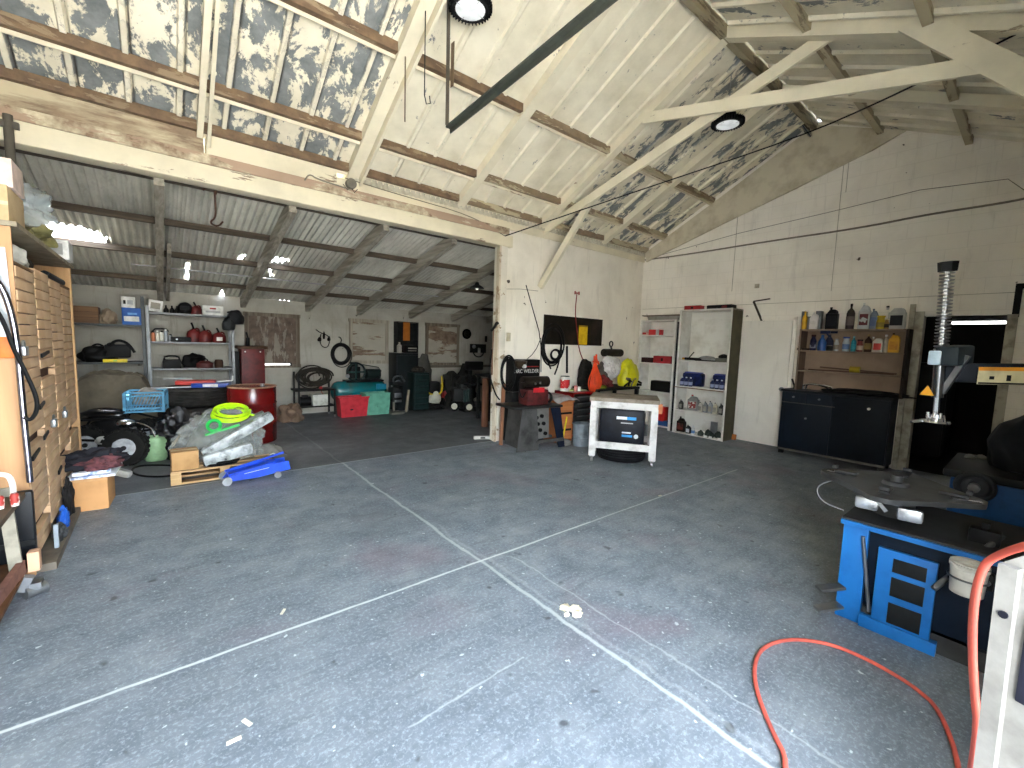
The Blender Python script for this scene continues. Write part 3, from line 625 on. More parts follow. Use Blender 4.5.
# ---- quad bike
def knobtire(b, R, w, n=44, axis='y'):
    prof = [(R*.55, -w*.42), (R*.8, -w*.5), (R*.95, -w*.45), (R, -w*.25), (R, w*.25), (R*.95, w*.45), (R*.8, w*.5), (R*.55, w*.42)]
    prof += [(R*.52, w*.35), (R*.52, -w*.35), (R*.55, -w*.42)]; b.lathe(prof, axis=axis, n=40, cap=False)
    for i in range(22):
        a = 2*PI*i/22
        for k in (-1, 0, 1):
            aa = a+(.14 if k else 0); M = Matrix.Rotation(-aa, 4, 'Y')
            c = M @ Vector((R*1.01, k*w*.3, 0)); b.box(c, (.03, w*.2, .05), rot=M)
def tiremesh(R, w, groove=True):
    b = B(); pr = [(R*.60, -w*.40), (R*.63, -w*.5), (R*.82, -w*.53), (R*.95, -w*.47), (R*.985, -w*.36)]
    if groove:
        for k in (-.25, -.08, .08, .25): pr += [(R, w*(k-.07)), (R, w*(k+.03)), (R*.965, w*(k+.04)), (R*.965, w*(k+.07))]
    pr += [(R*.985, w*.36), (R*.95, w*.47), (R*.82, w*.53), (R*.63, w*.5), (R*.60, w*.40), (R*.60, -w*.40)]
    b.lathe(pr, n=48, cap=False); return b
q = fl(121, 467)
t = T('quad_bike', 'black stripped quad bike with chunky tyre and chrome fender bar', 'quad bike', (q.x+.05, q.y+.10, 0), -.3); t.scale = (.74,)*3
wr = .29
for (cx, cy) in ((0, 0), (-.62, .35), (0, .85), (-.62, 1.0)):
    b = B(); knobtire(b, wr, .24); b.rot(Matrix.Translation((cx, cy, wr))); wh = P('tyre', b, m_('#1d1c1a', .9), t)
    b = B().lathe([(wr*.56, -.09), (wr*.56, .09), (wr*.52, .09), (wr*.48, .02), (0, .02)], axis='y', n=32).rot(Matrix.Rotation(PI, 4, 'Z') @ Matrix.Identity(4)); b.rot(Matrix.Translation((cx, cy, wr)))
    for i in range(5):
        a = 2*PI*i/5; b.beam((cx+.03*math.cos(a), cy-.05, wr+.03*math.sin(a)), (cx+.16*math.cos(a), cy-.09, wr+.16*math.sin(a)), .05, .015, up=(0, 1, 0))
    P('rim', b, m_('#b4b7b9', .35, c2='#85888a'), wh); P('hub', B().cyl((cx, cy-.11, wr), (cx, cy, wr), .035), DGR, wh)
b = B()
for yy in (.25, .75): b.tube([(-.85, yy, .4), (-.4, yy, .35), (.1, yy, .42), (.2, yy, .62), (-.1, yy, .72), (-.7, yy, .7), (-.85, yy, .4)], .02)
b.box((-.35, .5, .5), (.35, .3, .35), bev=.04).cyl((-.1, .3, .5), (-.1, .7, .5), .08)
P('frame', b, BLK, t); P('seat', B().blob((-.45, .5, .68), (.35, .16, .18), 3, .05), BLKG, t)
P('fender_bar', B().tube([(-.02, .15, .66), (.15, .1, .66), (.33, .08, .56), (.36, .06, .42)], .014, smooth=2), CHR, t)
b = B(); 
for k in range(9): b.tor((.08, .05, .38+k*.026), .042, .008, n=16, k=5)
P('spring', b, STEEL, t); P('headlamp', B().blob((-.02, .08, .62), (.13, .08, .11), 2, .02), CHR, t)
P('handlebar', B().tube([(-.3, .1, .85), (-.15, .3, .8), (-.15, .6, .8), (-.3, .85, .86)], .014).tube([(-.15, .45, .8), (-.02, .4, .5)], .02), DGR, t)
P('cover_piece', B().blob((-.28, -.02, .36), (.1, .05, .12), 5, .1), m_('#9a9a92', .6), t)
# red machine and white post behind the cubbies
p = fl(84, 450); t = T('red_tool', 'red jack body with a white post, squeezed behind the cubby cabinet', 'tool', (-.86, 6.75, 0)); P('post', B().bx(-.02, .02, -.02, .02, 0, .5), LGR, t); P('body', B().blob((-.03, .1, .38), (.11, .1, .26), 2, .08), m_('#8a2023', .4), t); P('base', B().bx(-.15, .15, -.12, .2, 0, .04), DGR, t)
S('flat_carton_stack', B().bx(-.12, .12, -.15, .15, 0, .08, .004).bx(-.1, .11, -.14, .15, .085, .15, .004).bx(-.12, .1, -.15, .14, .155, .2, .004), m_('#7a7663', .8), 'stack of flat dull cartons just behind the cubby cabinet', 'box', (-.85, 7.75, 1.18)).location.z = .0
# ---- two tyres stacked, with things on top
p = on(1, 7.9, 195, 400); cx = .52; cy = 8.0; R = .44; w = .30
def ztop(py): return on(1, cy-R, 195, py).z
z0 = ztop(436); z1 = ztop(407); z2 = ztop(380)
t = tiremesh(R, w); m0 = t
c_ = on(1, cy, 195, 405).x
tm = m_('#242321', .85, c2='#33312d')
tyA = S('car_tyre', tiremesh(R, .25), tm, 'lower of the two big tyres stacked beside the red drum', 'tyre', (c_, cy, .135+.26))
tyB = S('car_tyre', tiremesh(R*.98, .25), tm, 'upper big tyre of the stack, with flat boxes on top', 'tyre', (c_+.01, cy, .135+.26*2+.01))
tyC = S('car_tyre', tiremesh(R, .25), tm, 'bottom tyre of the stack, mostly hidden behind the black bag', 'tyre', (c_-.01, cy, .133))
zt = .135+.26*2+.01+.14
def flat(name, label, cat, px, py, l, w, h, rz, mat, dz=0, part=None):
    q = on(2, zt+dz, px, py); q.y = cy-.22+dz*4; q.x = on(1, q.y, px, py).x
    t = T(name, label, cat, (q.x, q.y, zt+dz), rz); P('body', B().bx(-l/2, l/2, -w/2, w/2, 0, h, .004), mat, t)
    if part: P('label', B().bx(-l*.2, l*.2, -w*.5-.002, -w*.5, h*.15, h*.85), part, t)
    return t
flat('red_box', 'flat red box on top of the tyre stack', 'box', 196, 373, .48, .26, .05, -.12, m_('#a33026', .5), .035)
flat('flat_blue_box', 'flat dark blue box with a white label on the tyre stack', 'box', 211, 377, .46, .2, .06, -.2, m_('#1b3c8f', .4), .0, WHT)
flat('wiper_blade', 'pale grey wiper blade pack at the left edge of the tyre stack', 'wiper blade', 178, 377, .6, .04, .02, .03, m_('#b3b6b5', .5))
flat('wiper_blade', 'grey metal strip slanting under the red box on the tyres', 'wiper blade', 178, 370, .38, .05, .02, -.5, m_('#a9aaa8', .5), .09)
q = on(1, cy-.1, 224, 368); S('white_hook_bar', B().tube([(-.15, 0, 0), (.08, 0, .01), (.12, 0, .02), (.12, 0, .09)], .012, smooth=1), WHT, 'white hooked bar sticking out beside the blue flat box', 'bar', (q.x, cy, zt+.05))
# ---- red drum
q = on(1, 7.42, 253, 410)
t = T('steel_drum', 'glossy dark red steel drum standing beside the tyre stack', 'drum', (q.x-.0, 7.45, 0)); r = .315; H = .83
P('body', B().lathe([(r*.97, 0), (r, .015), (r, .28), (r*1.03, .295), (r, .31), (r, .57), (r*1.03, .585), (r, .60), (r, H-.01)], n=48), m_('#651010', .22, c2='#4a0c0b', sc=4), t)
P('lid', B().lathe([(0, H-.012), (r*.97, H-.012)], n=48), m_('#6a5a42', .7), t); P('rim', B().tor((0, 0, H), r, .010, n=48), m_('#8b6f55', .5), t); P('bung', B().cyl((.15, .1, H-.01), (.15, .1, H+.02), .03), STEEL, t)
# ---- red oil drainer cabinet against the wall
q = on(1, 9.2, 252, 368)
t = T('red_cabinet', 'narrow dark red upright cabinet with rusty top under the boarded window', 'cabinet', (q.x, 9.25, 0)); hh = on(1, 9.05, 252, 349).z
P('body', B().bx(-.18, .19, -.18, .18, 0, hh, .01), m_('#5c110f', .5, c2='#3f0c0a'), t); P('top_tray', B().bx(-.24, .24, -.22, .22, hh, hh+.05, .008), m_('#4a3526', .8), t)
[P('rivet', B().cyl((k_, -.19, hh-.05), (k_, -.18, hh-.05), .012), WHT, t) for k_ in (-.12, .12)]
P('spout', B().cyl((-.05, 0, hh+.05), (-.05, 0, hh+.2), .03).tube([(-.05, 0, hh+.2), (-.07, 0, hh+.3)], .015), BLK, t); P('side_bottles', B().bx(-.3, -.2, -.1, .1, .3, hh-.05, .02), DGR, t)
# glowing bar under the first window, imitating a reflected streak of light
q0 = on(1, 9.3, 264, 365); q1 = on(1, 9.3, 292, 365)
t = T('glow_streak', 'bright short glowing bar imitating a reflected streak below the first boarded window', 'light', ((q0.x+q1.x)/2, 9.5, q0.z)); L2 = (q1.x-q0.x)/2
P('tube', B().cyl((-L2, -.03, 0), (L2, -.03, 0), .016), m_('#f6f6f0', .3, em=.12), t); P('housing', B().bx(-L2, L2, -.01, .1, -.02, .02), LGR, t); [P('end_cap', B().bx(k_-.015, k_+.015, -.05, .1, -.03, .03), DGR, t) for k_ in (-L2-.015, L2+.015)]
# ---- green tank, black bag, floor hose loop
q = on(1, 6.95, 155, 452)
t = T('gas_cylinder', 'pale green gas cylinder beside the quad bike wheel', 'cylinder', (q.x+.01, 6.9, 0)); P('body', B().lathe([(.10, 0), (.12, .03), (.12, .24), (.10, .29), (.05, .31), (.03, .31)], n=28), m_('#86a77c', .5), t); P('collar', B().tor((0, 0, .31), .05, .012), m_('#86a77c', .5), t); P('valve', B().cyl((0, 0, .30), (0, 0, .37), .02), STEEL, t)
q = on(1, 6.85, 178, 440); S('rubbish_bag', B().blob((0, 0, 0), (.36, .26, .58), 11, .25, 2.2, 5, True, .16), m_('#0e0e10', .22, c2='#1a1a1d', sc=30, bp=.8), 'shiny black rubbish bag slumped in front of the tyre stack', 'bag', (q.x+.05, 7.02, 0))
S('floor_hose', B().tube([fl(*k) for k in ((176, 476), (160, 478), (140, 477), (131, 473), (134, 468), (146, 466), (165, 466), (180, 467))], .011, 6, smooth=2), BLK, 'thin black hose looped on the floor by the cardboard box', 'hose').location.z = .012
q = on(1, 6.5, 176, 440); S('wood_shim', B().box((0, 0, .0), (.03, .02, .17), rot=Matrix.Rotation(.6, 4, 'Y')), m_wood('#c9b184', '#a88b5c', 'z'), 'small pale wood splinter stuck in the black rubbish bag', 'wood', on(1, 6.78, 176, 441))
# ---- wooden pallet bits with carton, wrapped bundle, strap, jack
q = fl(172, 482); q2 = fl(276, 474)
t = T('wood_pallet', 'small bare wood pallet under the plastic wrapped bundle', 'pallet', (.06, 5.62, 0), -.02)
WD = m_wood('#c0a070', '#9a7a4c', 'x')
for k in range(3): P('runner', B().bx(k*.43, k*.43+.09, 0, .66, .02, .125), WD, t)
for k in range(5): P('deck_board', B().bx(0, .95, k*.14, k*.14+.1, .125, .145), m_wood('#b8966a', '#94744a', 'x'), t)
for k in range(3): P('bottom_board', B().bx(0, .95, k*.28, k*.28+.1, 0, .02), m_wood('#b8966a', '#94744a', 'x'), t)
q = on(1, 5.75, 179, 460); carton('cardboard_box', 'small cardboard box on the left end of the wood pallet', .07, .30, 5.76, .22, .145, .19, CARD, .05)
# wrapped bundle
def wrapmat():
    m, nt, p = newmat('clear_wrap'); p.inputs['Base Color'].default_value = lin('#a9aea9'); p.inputs['Roughness'].default_value = .12; p.inputs['Alpha'].default_value = .35
    bump(nt, p, noise_node(nt, obc(nt), 14, 6, .6, .5), 1.0, .03); return m
WRAP = wrapmat()
t = T('wrapped_bundle', 'clear plastic wrapped bundle of black parts with green trim on the pallet', 'bundle', (.62, 6.0, .145))
P('contents', B().blob((-.05, .1, 0), (.34, .26, .50), 21, .12, 1.6, 4, True, .06).box((.1, -.05, .35), (.6, .12, .12), rot=Matrix.Rotation(-.42, 4, 'Y')), m_('#5d635c', .5, c2='#2c302d', sc=6), t)
P('plastic', B().blob((-.05, .08, 0), (.42, .32, .56), 23, .12, 1.6, 5, True, .18), WRAP, t)
P('plastic_roll', B().beam((-.28, -.26, .12), (.42, -.2, .50), .12, .12, bev=.04).beam((-.28, -.3, .06), (.2, -.3, .16), .16, .14, bev=.05), m_('#b4bab8', .12, c2='#4c5150', sc=11, bp=1.0, alpha=.75), t)
P('green_trim', B().beam((-.24, -.2, .33), (.08, -.24, .42), .05, .02).tor((-.16, -.22, .43), .06, .018, 'y', 20, 6), m_('#25b34c', .4), t)
t = T('plastic_parcel', 'grey plastic parcel with white print at the right of the pallet', 'parcel', (1.0, 6.05, .0)); P('body', B().blob((0, 0, 0), (.22, .16, .24), 31, .1, 2, 4, True, .08), m_('#77756f', .25, c2='#5b5a55', bp=.8), t)
P('print', B().tube([(-.12, -.155, .12), (-.06, -.17, .1), (0, -.172, .13), (.06, -.165, .15), (.1, -.15, .13)], .006), WHT, t)
S('neon_hose', B().coil((0, 0, .02), .17, .012, 6, 'z', .025, .016, .8).tube([(.15, 0, .0), (.24, -.04, -.02), (.3, -.06, -.04)], .012).rot(Matrix.Rotation(.45, 4, 'X')), m_('#b9ea12', .4, c2='#95c40c'), 'neon yellow hose coil lying on top of the wrapped bundle', 'hose', (on(1, 6.0, 231, 411).x, 5.98, on(1, 6.0, 231, 413).z-.01))
# floor jack
q = fl(216, 480); q1 = fl(272, 470)
t = T('floor_jack', 'bright blue low floor jack lying in front of the pallet', 'jack', (.50, 5.45, 0), .03)
JB = m_('#1a49c8', .3, c2='#1539a0')
P('side_plate', B().prism([(0, .03), (.05, .09), (.35, .16), (.62, .17), (.64, .07), (.3, .03)], 'y', -.10, -.085), JB, t)
P('side_plate', B().prism([(0, .03), (.05, .09), (.35, .16), (.62, .17), (.64, .07), (.3, .03)], 'y', .085, .10), JB, t)
P('lift_arm', B().beam((.05, 0, .07), (.5, 0, .15), .09, .05), JB, t); P('handle', B().cyl((.02, .02, .12), (.62, .12, .22), .014), JB, t)
for nm, x_, r_ in (('front_wheel', .02, .045), ('rear_wheel', .5, .035)):
    for sy in (-1, 1): P(nm, B().cyl((x_, sy*.11, r_), (x_, sy*.14, r_), r_), STEEL, t)
P('side_stripe', B().beam((.18, -.1015, .095), (.42, -.1015, .125), .003, .014, up=(0, 1, 0)), WHT, t)
S('black_strap_heap', B().coil((0, 0, .02), .12, .015, 3, 'z', .03, .01, .6), BLK, 'black strap lying on the pallet front behind the jack', 'strap', (.52, 5.70, .146))
# ================================================================ ANNEX: middle clutter
q = on(1, 8.6, 292, 405)
t = T('paper_sack', 'torn brown paper sack on the floor between drum and engine stand', 'sack', (q.x+.02, 8.8, 0)); P('body', B().blob((0, 0, 0), (.2, .16, .34), 41, .25, 2, 4, True, .1), m_('#6b5747', .85), t)
# engine stand / cart with coiled hose and white tray
q = fl(318, 414)
t = T('tool_cart', 'black steel cart with a white tray under a coil of black hose', 'cart', (on(1, 9.0, 316, 395).x, 9.1, 0)); w = .33
P('upper_shelf', B().bx(-w-.06, w, -.2, .2, .54, .57, .005), BLK, t); P('lower_shelf', B().bx(-w, w, -.2, .2, .22, .25, .005), BLK, t)
for sx in (-1, 1):
    for sy in (-1, 1): P('leg', B().bx(sx*w-.015, sx*w+.015, sy*.19-.015, sy*.19+.015, .05, .9 if sy > 0 or sx < 0 else .57), BLK, t)
for sx in (-1, 1):
    for sy in (-1, 1): P('caster', B().cyl((sx*w-.012, sy*.19, .03), (sx*w+.012, sy*.19, .03), .03), STEEL, t)
S('white_tray', B().bx(-.14, .14, -.1, .1, 0, .22, .01), m_('#b5b5aa', .6, c2='#8e8d82'), 'white enamel box on the lower shelf of the black cart', 'box', (t.location.x+.06, 9.0, .25))
S('motor', B().cyl((-.1, 0, .09), (.1, 0, .09), .09).box((0, 0, .18), (.1, .1, .05)), BLK, 'small black motor on the black cart beside the white box', 'motor', (t.location.x-.2, 9.02, .25))
q = on(1, 9.0, 314, 376); S('hose_coil', B().coil((0, 0, 0), .26, .018, 5, 'y', .05, .03, .5).coil((.05, -.02, -.03), .2, .016, 4, 'y', .05, .03, .62).coil((-.06, .02, .0), .23, .014, 3, 'y', .06, .03, .8), m_('#26221c', .7), 'big coil of black hose hung across the black cart', 'hose', (q.x, 8.98, q.z))
S('red_knob_valve', B().cyl((0, 0, 0), (0, .05, 0), .03).tube([(0, .02, -.02), (.02, 0, -.1), (.06, 0, -.14), (.04, 0, -.2)], .006), m_('#a02a2a', .4), 'small red valve hanging from the hose coil', 'valve', on(1, 8.95, 321, 388))
# wall things
q = on(1, YB-.04, 324, 339); S('hanging_harness', B().tube([(-.16, 0, .19), (-.06, -.01, .12), (.03, 0, .1), (.1, 0, .05), (.11, 0, -.08), (.07, 0, -.17), (0, 0, -.18), (-.07, 0, -.12), (-.08, 0, 0), (-.06, 0, .1)], .009, smooth=2).blob((-.09, 0, -.05), (.04, .03, .09), 1, .2, 2, 2).blob((.1, 0, -.04), (.03, .03, .1), 2, .2, 2, 2).blob((0, 0, .0), (.02, .03, .16), 3, .2, 2, 2), m_('#17140f', .7), 'black wiring harness hanging on the rear wall', 'harness', q)
q = on(1, YB-.06, 341, 354)
t = T('oval_ring', 'black oval ring hung on the rear wall by a wire hook', 'ring', q); P('ring', B().tor((0, 0, 0), .175, .042, 'y', 40, 8, 1.15).tor((.01, -.03, -.03), .21, .01, 'y', 40, 6, 1.2), BLK, t); P('hook', B().tube([(0, 0, .2), (.0, 0, .27), (.02, 0, .3), (-.02, 0, .36), (-.05, 0, .36)], .01, smooth=1), BLK, t)
# compressor
q = on(1, 9.0, 361, 390); L0 = on(1, 9.0, 335, 390).x; L1 = on(1, 9.0, 391, 390).x
t = T('air_compressor', 'teal horizontal air compressor with spoked flywheel behind the totes', 'compressor', ((L0+L1)/2, 9.3, 0)); hw = (L1-L0)/2; r = .21; zc = .47
P('tank', B().lathe([(0, -hw), (r*.5, -hw+.02), (r*.85, -hw+.07), (r, -hw+.14), (r, hw-.14), (r*.85, hw-.07), (r*.5, hw-.02), (0, hw)], (0, 0, zc), 36, 'x'), m_('#0f6166', .25, c2='#3a4a42', sc=3), t)
P('flywheel', B().tor((-.12, -.16, .88), .19, .02, 'y', 36, 8), m_('#10201f', .5), t)
b = B(); [b.beam((-.12, -.16, .88), (-.12+.19*math.cos(a), -.16, .88+.19*math.sin(a)), .03, .015, up=(0, 1, 0)) for a in (0, PI/2, PI, 3*PI/2)]
P('spokes', b, m_('#1e3a38', .5), t); P('pump', B().box((-.1, .02, .86), (.2, .25, .26), bev=.03).cyl((-.1, .02, .98), (-.1, .02, 1.08), .08), BLK, t)
P('motor', B().cyl((.15, 0, .82), (.45, 0, .82), .11), m_('#16211f', .5), t); P('deck', B().bx(-.3, .5, -.14, .16, .66, .70), BLK, t)
P('belt_guard', B().tube([(-.12, -.18, 1.06), (.35, -.18, .98), (.42, -.18, .9), (.35, -.18, .74), (-.12, -.18, .70)], .01), DGR, t)
P('panel', B().bx(.3, .52, -.23, -.2, .5, .62), m_('#0d6f8a', .4), t); P('gauge', B().cyl((-.3, -.15, .8), (-.3, -.18, .8), .04), STEEL, t)
for sx in (-1, 1): P('foot', B().bx(sx*hw*.65-.04, sx*hw*.65+.04, -.17, .17, 0, .29), m_('#0e4d52', .5), t)
def tote(name, label, a, top, b_, bot, y, dep, mat, dark):
    x0, x1, z0, z1 = RY(y, a, top, b_, bot); w = (x1-x0)/2
    t = T(name, label, 'tote', ((x0+x1)/2, y+dep/2, 0)); H = z1
    def ring(s, z): return [(-w*s, -dep/2*s, z), (w*s, -dep/2*s, z), (w*s, dep/2*s, z), (-w*s, dep/2*s, z)]
    b = B(); L = [ring(.86, 0), ring(1, H), ring(.96, H), ring(.83, .02)]; V = [[b.bm.verts.new(v) for v in r] for r in L]
    for A, C in zip(V, V[1:]):
        for i in range(4): b.bm.faces.new((A[i], A[(i+1) % 4], C[(i+1) % 4], C[i]))
    b.bm.faces.new(V[0][::-1]); b.bm.faces.new(V[3]); P('body', b, mat, t)
    P('rim', B().bx(-w*1.05, w*1.05, -dep/2*1.05, -dep/2*.97, H-.03, H, .004).bx(-w*1.05, w*1.05, dep/2*.97, dep/2*1.05, H-.03, H, .004).bx(-w*1.05, -w*.97, -dep/2, dep/2, H-.03, H).bx(w*.97, w*1.05, -dep/2, dep/2, H-.03, H), mat, t)
    return t
tr = tote('storage_tote', 'bright red plastic tote on the floor before the teal compressor', 340, 397, 369, 413, 8.72, .30, m_('#b52c36', .45, c2='#982029'), 0)
tg = tote('storage_tote', 'sage green plastic tote beside the red one', 366, 393, 391, 411, 8.75, .30, m_('#5f9b84', .5, c2='#4c8370'), 0)
S('tote_contents', B().blob((0, 0, 0), (.17, .12, .1), 3, .3), DGR, 'dark scraps filling the bright red tote', 'scrap', (tr.location.x, tr.location.y, .12)); S('tote_contents', B().blob((0, 0, 0), (.13, .12, .1), 5, .3), DGR, 'dark scraps filling the sage green tote', 'scrap', (tg.location.x, tg.location.y, .15))
# dark cabinets
DK = m_('#17191a', .55, c2='#222425')
a, b_, z0, z1 = RY(9.45, 396, 322, 417, 357)
t = T('wall_cabinet', 'open black wall cabinet with an orange board inside, on the rear wall', 'cabinet', ((a+b_)/2, 9.48, z0)); w = (b_-a)/2; h = z1-z0
P('carcass', B().bx(-w, w, .08, .1, 0, h).bx(-w, -w+.02, -.1, .1, 0, h).bx(w-.02, w, -.1, .1, 0, h).bx(-w, w, -.1, .1, h-.02, h).bx(-w, w, -.1, .1, 0, .02), DK, t); P('shelf', B().bx(-w, w, -.1, .1, h*.45, h*.47), DK, t)
S('orange_board', B().bx(-.08, .08, -.01, .01, 0, .42), m_('#a4601c', .6), 'narrow orange board standing in the open black wall cabinet', 'board', ((a+b_)/2-.04, 9.38, z0+h*.47))
a, b_, z0, z1 = RY(9.1, 395, 353, 417, 410)
t = T('tool_cabinet', 'tall near-black steel cabinet standing left of the drawer chest', 'cabinet', ((a+b_)/2, 9.25, 0)); w = (b_-a)/2
P('body', B().bx(-w, w, -.2, .2, 0, z1, .01), m_('#15191a', .4, c2='#1e2425'), t); P('door', B().bx(-w+.02, w-.02, -.215, -.2, .05, z1-.05, .005), m_('#1a1f20', .35), t)
S('white_bottle', B().lathe([(.05, 0), (.055, .02), (.055, .16), (.02, .2), (.02, .24)], n=16), m_('#8d8a80', .5), 'dusty white bottle on top of the near-black cabinet', 'bottle', ((a+b_)/2-.15, 9.15, z1)); 
boxy('radio', 'black radio with a pale face on the near-black cabinet', 'radio', (a+b_)/2-.02, (a+b_)/2+.26, 9.15, .2, z1, .18, BLK, .015, parts=(('dial', (0, -1, .6), (.75, .01, .16), m_('#8b897c', .5)), ('dial_lower', (0, -1, .3), (.75, .01, .12), m_('#6f6d64', .5))))
a, b_, z0, z1 = RY(8.9, 409, 372, 424, 411)
t = T('drawer_chest', 'narrow dark chest of tool drawers beside the pressure washer', 'tool chest', ((a+b_)/2, 8.84, 0)); w = (b_-a)/2
P('body', B().bx(-w, w, -.18, .2, .05, z1, .01), m_('#14201f', .4), t)
for k in range(6):
    d = P('drawer', B().bx(-w+.02, w-.02, -.2, -.18, .08+k*(z1-.1)/6, .08+(k+1)*(z1-.1)/6-.015, .004), m_('#1b2b2a', .35), t); P('handle', B().bx(-w*.5, w*.5, -.215, -.2, .08+(k+.6)*(z1-.1)/6, .08+(k+.72)*(z1-.1)/6), DGR, d)
lump('shop_rag', 'dark greasy rag heap on the narrow drawer chest', 'rag', (a+b_)/2, 8.84, z1, (.13, .12, .13), m_('#24201c', .9), 8)
# engine block cluster left of chest
q = fl(397, 413); t = T('engine_block', 'dark engine on a stand between the green tote and the cabinet', 'engine', (q.x-.05, 8.75, 0))
P('stand', B().bx(-.14, .14, -.14, .14, 0, .04).bx(-.02, .02, .08, .12, 0, .4), m_('#6a675c', .7), t); P('block', B().box((0, 0, .42), (.24, .24, .3), bev=.02).box((-.02, -.1, .66), (.26, .2, .08), bev=.02), DGR, t); P('cover', B().bx(-.08, .08, -.14, -.12, .36, .46, .01).bx(-.08, .08, -.14, -.12, .26, .31, .01), STEEL, t)
P('pipes', B().tube([(-.1, -.1, .66), (-.12, -.14, .8), (.05, -.14, .84), (.16, -.1, .7)], .018, smooth=2).tube([(-.14, -.1, .6), (-.02, -.16, .76), (.1, -.12, .64)], .014, smooth=2), STEEL, t)
S('leaning_board', B().box((0, 0, .25), (.05, .02, .5), rot=Matrix.Rotation(.12, 4, 'Y')), m_('#8d8672', .8), 'pale board leaning at the foot of the near-black cabinet', 'board', (on(1, 8.8, 407, 400).x, 8.78, 0))
# pressure washer
q = fl(436, 410); X = q.x; Y = q.y+.1
t = T('pressure_washer', 'pressure washer with curved yellow frame and white pump, below the third boarded window', 'pressure washer', (X, Y, 0), -.15)
P('handle_frame', B().tube([(-.18, 0, .78), (-.19, -.03, .5), (-.14, -.06, .36), (.14, -.06, .36), (.19, -.03, .5), (.18, 0, .78)], .02, smooth=2), m_('#c7a91a', .4), t)
P('tank', B().blob((0, -.03, .17), (.15, .12, .22), 3, .05), m_('#b9b9ac', .45), t); P('engine', B().box((0, .05, .5), (.26, .24, .3), bev=.04), BLK, t); P('gauge', B().cyl((0, -.1, .38), (0, -.14, .38), .06), m_('#c5c4ae', .4), t)
for sx in (-1, 1): P('wheel', B().cyl((sx*.2, .02, .13), (sx*.25, .02, .13), .13), RUB, t)
P('base', B().bx(-.2, .2, -.12, .2, .06, .1), BLK, t)
lump('cloth_heap', 'grey draped cloth heap rising behind the pressure washer', 'cloth', X-.1, Y+.42, 0, (.26, .2, 1.25), m_('#4d4b45', .9), 12, .12, 1.5)
q = fl(450, 408); S('red_bag', B().blob((0, 0, 0), (.11, .1, .62), 7, .08), m_('#7b1616', .5), 'narrow dark red bag standing right of the pressure washer', 'bag', (q.x, q.y+.2, 0))
# grinder machine with white wheels
q = fl(466, 412)
t = T('engine_cart', 'dark engine cart with two white-hubbed wheels near the annex corner', 'cart', (q.x, q.y+.15, 0), -.3)
for k, (x_, y_) in enumerate(((-.2, -.02), (.1, -.2))):
    wh = P('wheel', B().cyl((x_, y_, .12), (x_, y_+.06, .12), .12), RUB, t); P('hub', B().cyl((x_, y_-.012, .12), (x_, y_, .12), .07), m_('#c6c1ac', .5), wh)
P('engine', B().box((.0, .1, .38), (.45, .3, .3), bev=.05).cyl((0, .1, .5), (0, .1, .62), .12), m_('#1b1c1b', .5), t)
P('cylinder', B().cyl((.1, -.1, .22), (.1, -.1, .52), .04).cyl((.02, -.1, .22), (.02, -.1, .5), .035), m_('#243432', .4), t)
P('pipes', B().tube([(-.25, 0, .55), (-.2, -.05, .8), (-.05, -.05, .86), (.05, 0, .7)], .016, smooth=2).tube([(-.1, 0, .6), (.05, -.08, .85), (.2, -.05, .82), (.28, 0, .6)], .016, smooth=2), DGR, t)
lump('scrap_heap', 'dark rounded heap of machine parts behind the engine cart', 'scrap', q.x+.3, q.y+.75, 0, (.4, .25, .95), m_('#201f1c', .8), 15, .3, 2.4, .25)
lump('brown_sack', 'low brown sack between the pressure washer and the engine cart', 'sack', on(1, 9.3, 456, 385).x-.1, 9.38, 0, (.26, .15, .8), m_('#3f352b', .9), 17, .1)
q = on(1, 8.2, 480, 370); t = T('drill_press', 'black bench drill press shape rising behind the cream post', 'drill press', (q.x-.2, 8.3, 0))
P('base', B().bx(-.2, .25, -.15, .15, 0, .06), BLK, t); P('column', B().cyl((0, 0, 0), (0, 0, 1.05), .04), BLK, t); P('head', B().box((.08, -.03, 1.05), (.4, .2, .2), bev=.03), BLK, t); P('table', B().bx(-.15, .25, -.15, .15, .6, .64), DGR, t)
q = on(1, 6.6, 483, 400); S('wood_post', B().cyl((0, 0, 0), (0, 0, .92), .065, n=14), m_wood('#7a4f38', '#4f3224', 'z', .8), 'reddish round wooden post standing just behind the cream post', 'post', (q.x+.05, 6.6, 0))
S('workbench', B().bx(-.45, .45, -.25, .25, .9, .94).bx(-.42, -.36, -.22, -.16, 0, .9).bx(.36, .42, -.22, -.16, 0, .9).bx(-.42, -.36, .16, .22, 0, .9).bx(.36, .42, .16, .22, 0, .9), DGR, 'dark bench in the annex behind the partition, mostly hidden', 'bench', (5.55, 7.2, 0))
# wall clock disc and dark wall rack
q = on(1, YB-.03, 467, 334); t = T('wall_disc', 'round dark disc hanging high on the rear wall right of the last window', 'disc', q); P('rim', B().lathe([(.13, 0), (.13, -.03), (.1, -.03), (.1, -.01)], axis='y', n=28), BLK, t); P('face', B().cyl((0, .0, 0), (0, .02, 0), .1), m_('#55524b', .7), t)
q = on(1, YB-.04, 478, 349)
t = T('belt_rack', 'dark rectangular rack with belts looped below it on the rear wall', 'rack', q); P('back_plate', B().bx(-.25, .25, -.02, .02, -.1, .13), BLK, t); P('belts', B().tor((0, -.03, -.08), .16, .018, 'y', 24, 6, .8), BLK, t); P('white_tag', B().bx(-.02, .06, -.035, -.02, -.1, .05), LGR, t); P('disc', B().cyl((-.15, -.02, .06), (-.15, -.04, .06), .05), STEEL, t)
S('wall_fitting', B().bx(-.02, .02, -.03, .03, -.08, .08, .005), BLK, 'small black fitting on the rear wall above the belt rack', 'fitting', on(1, YB-.035, 486, 339))
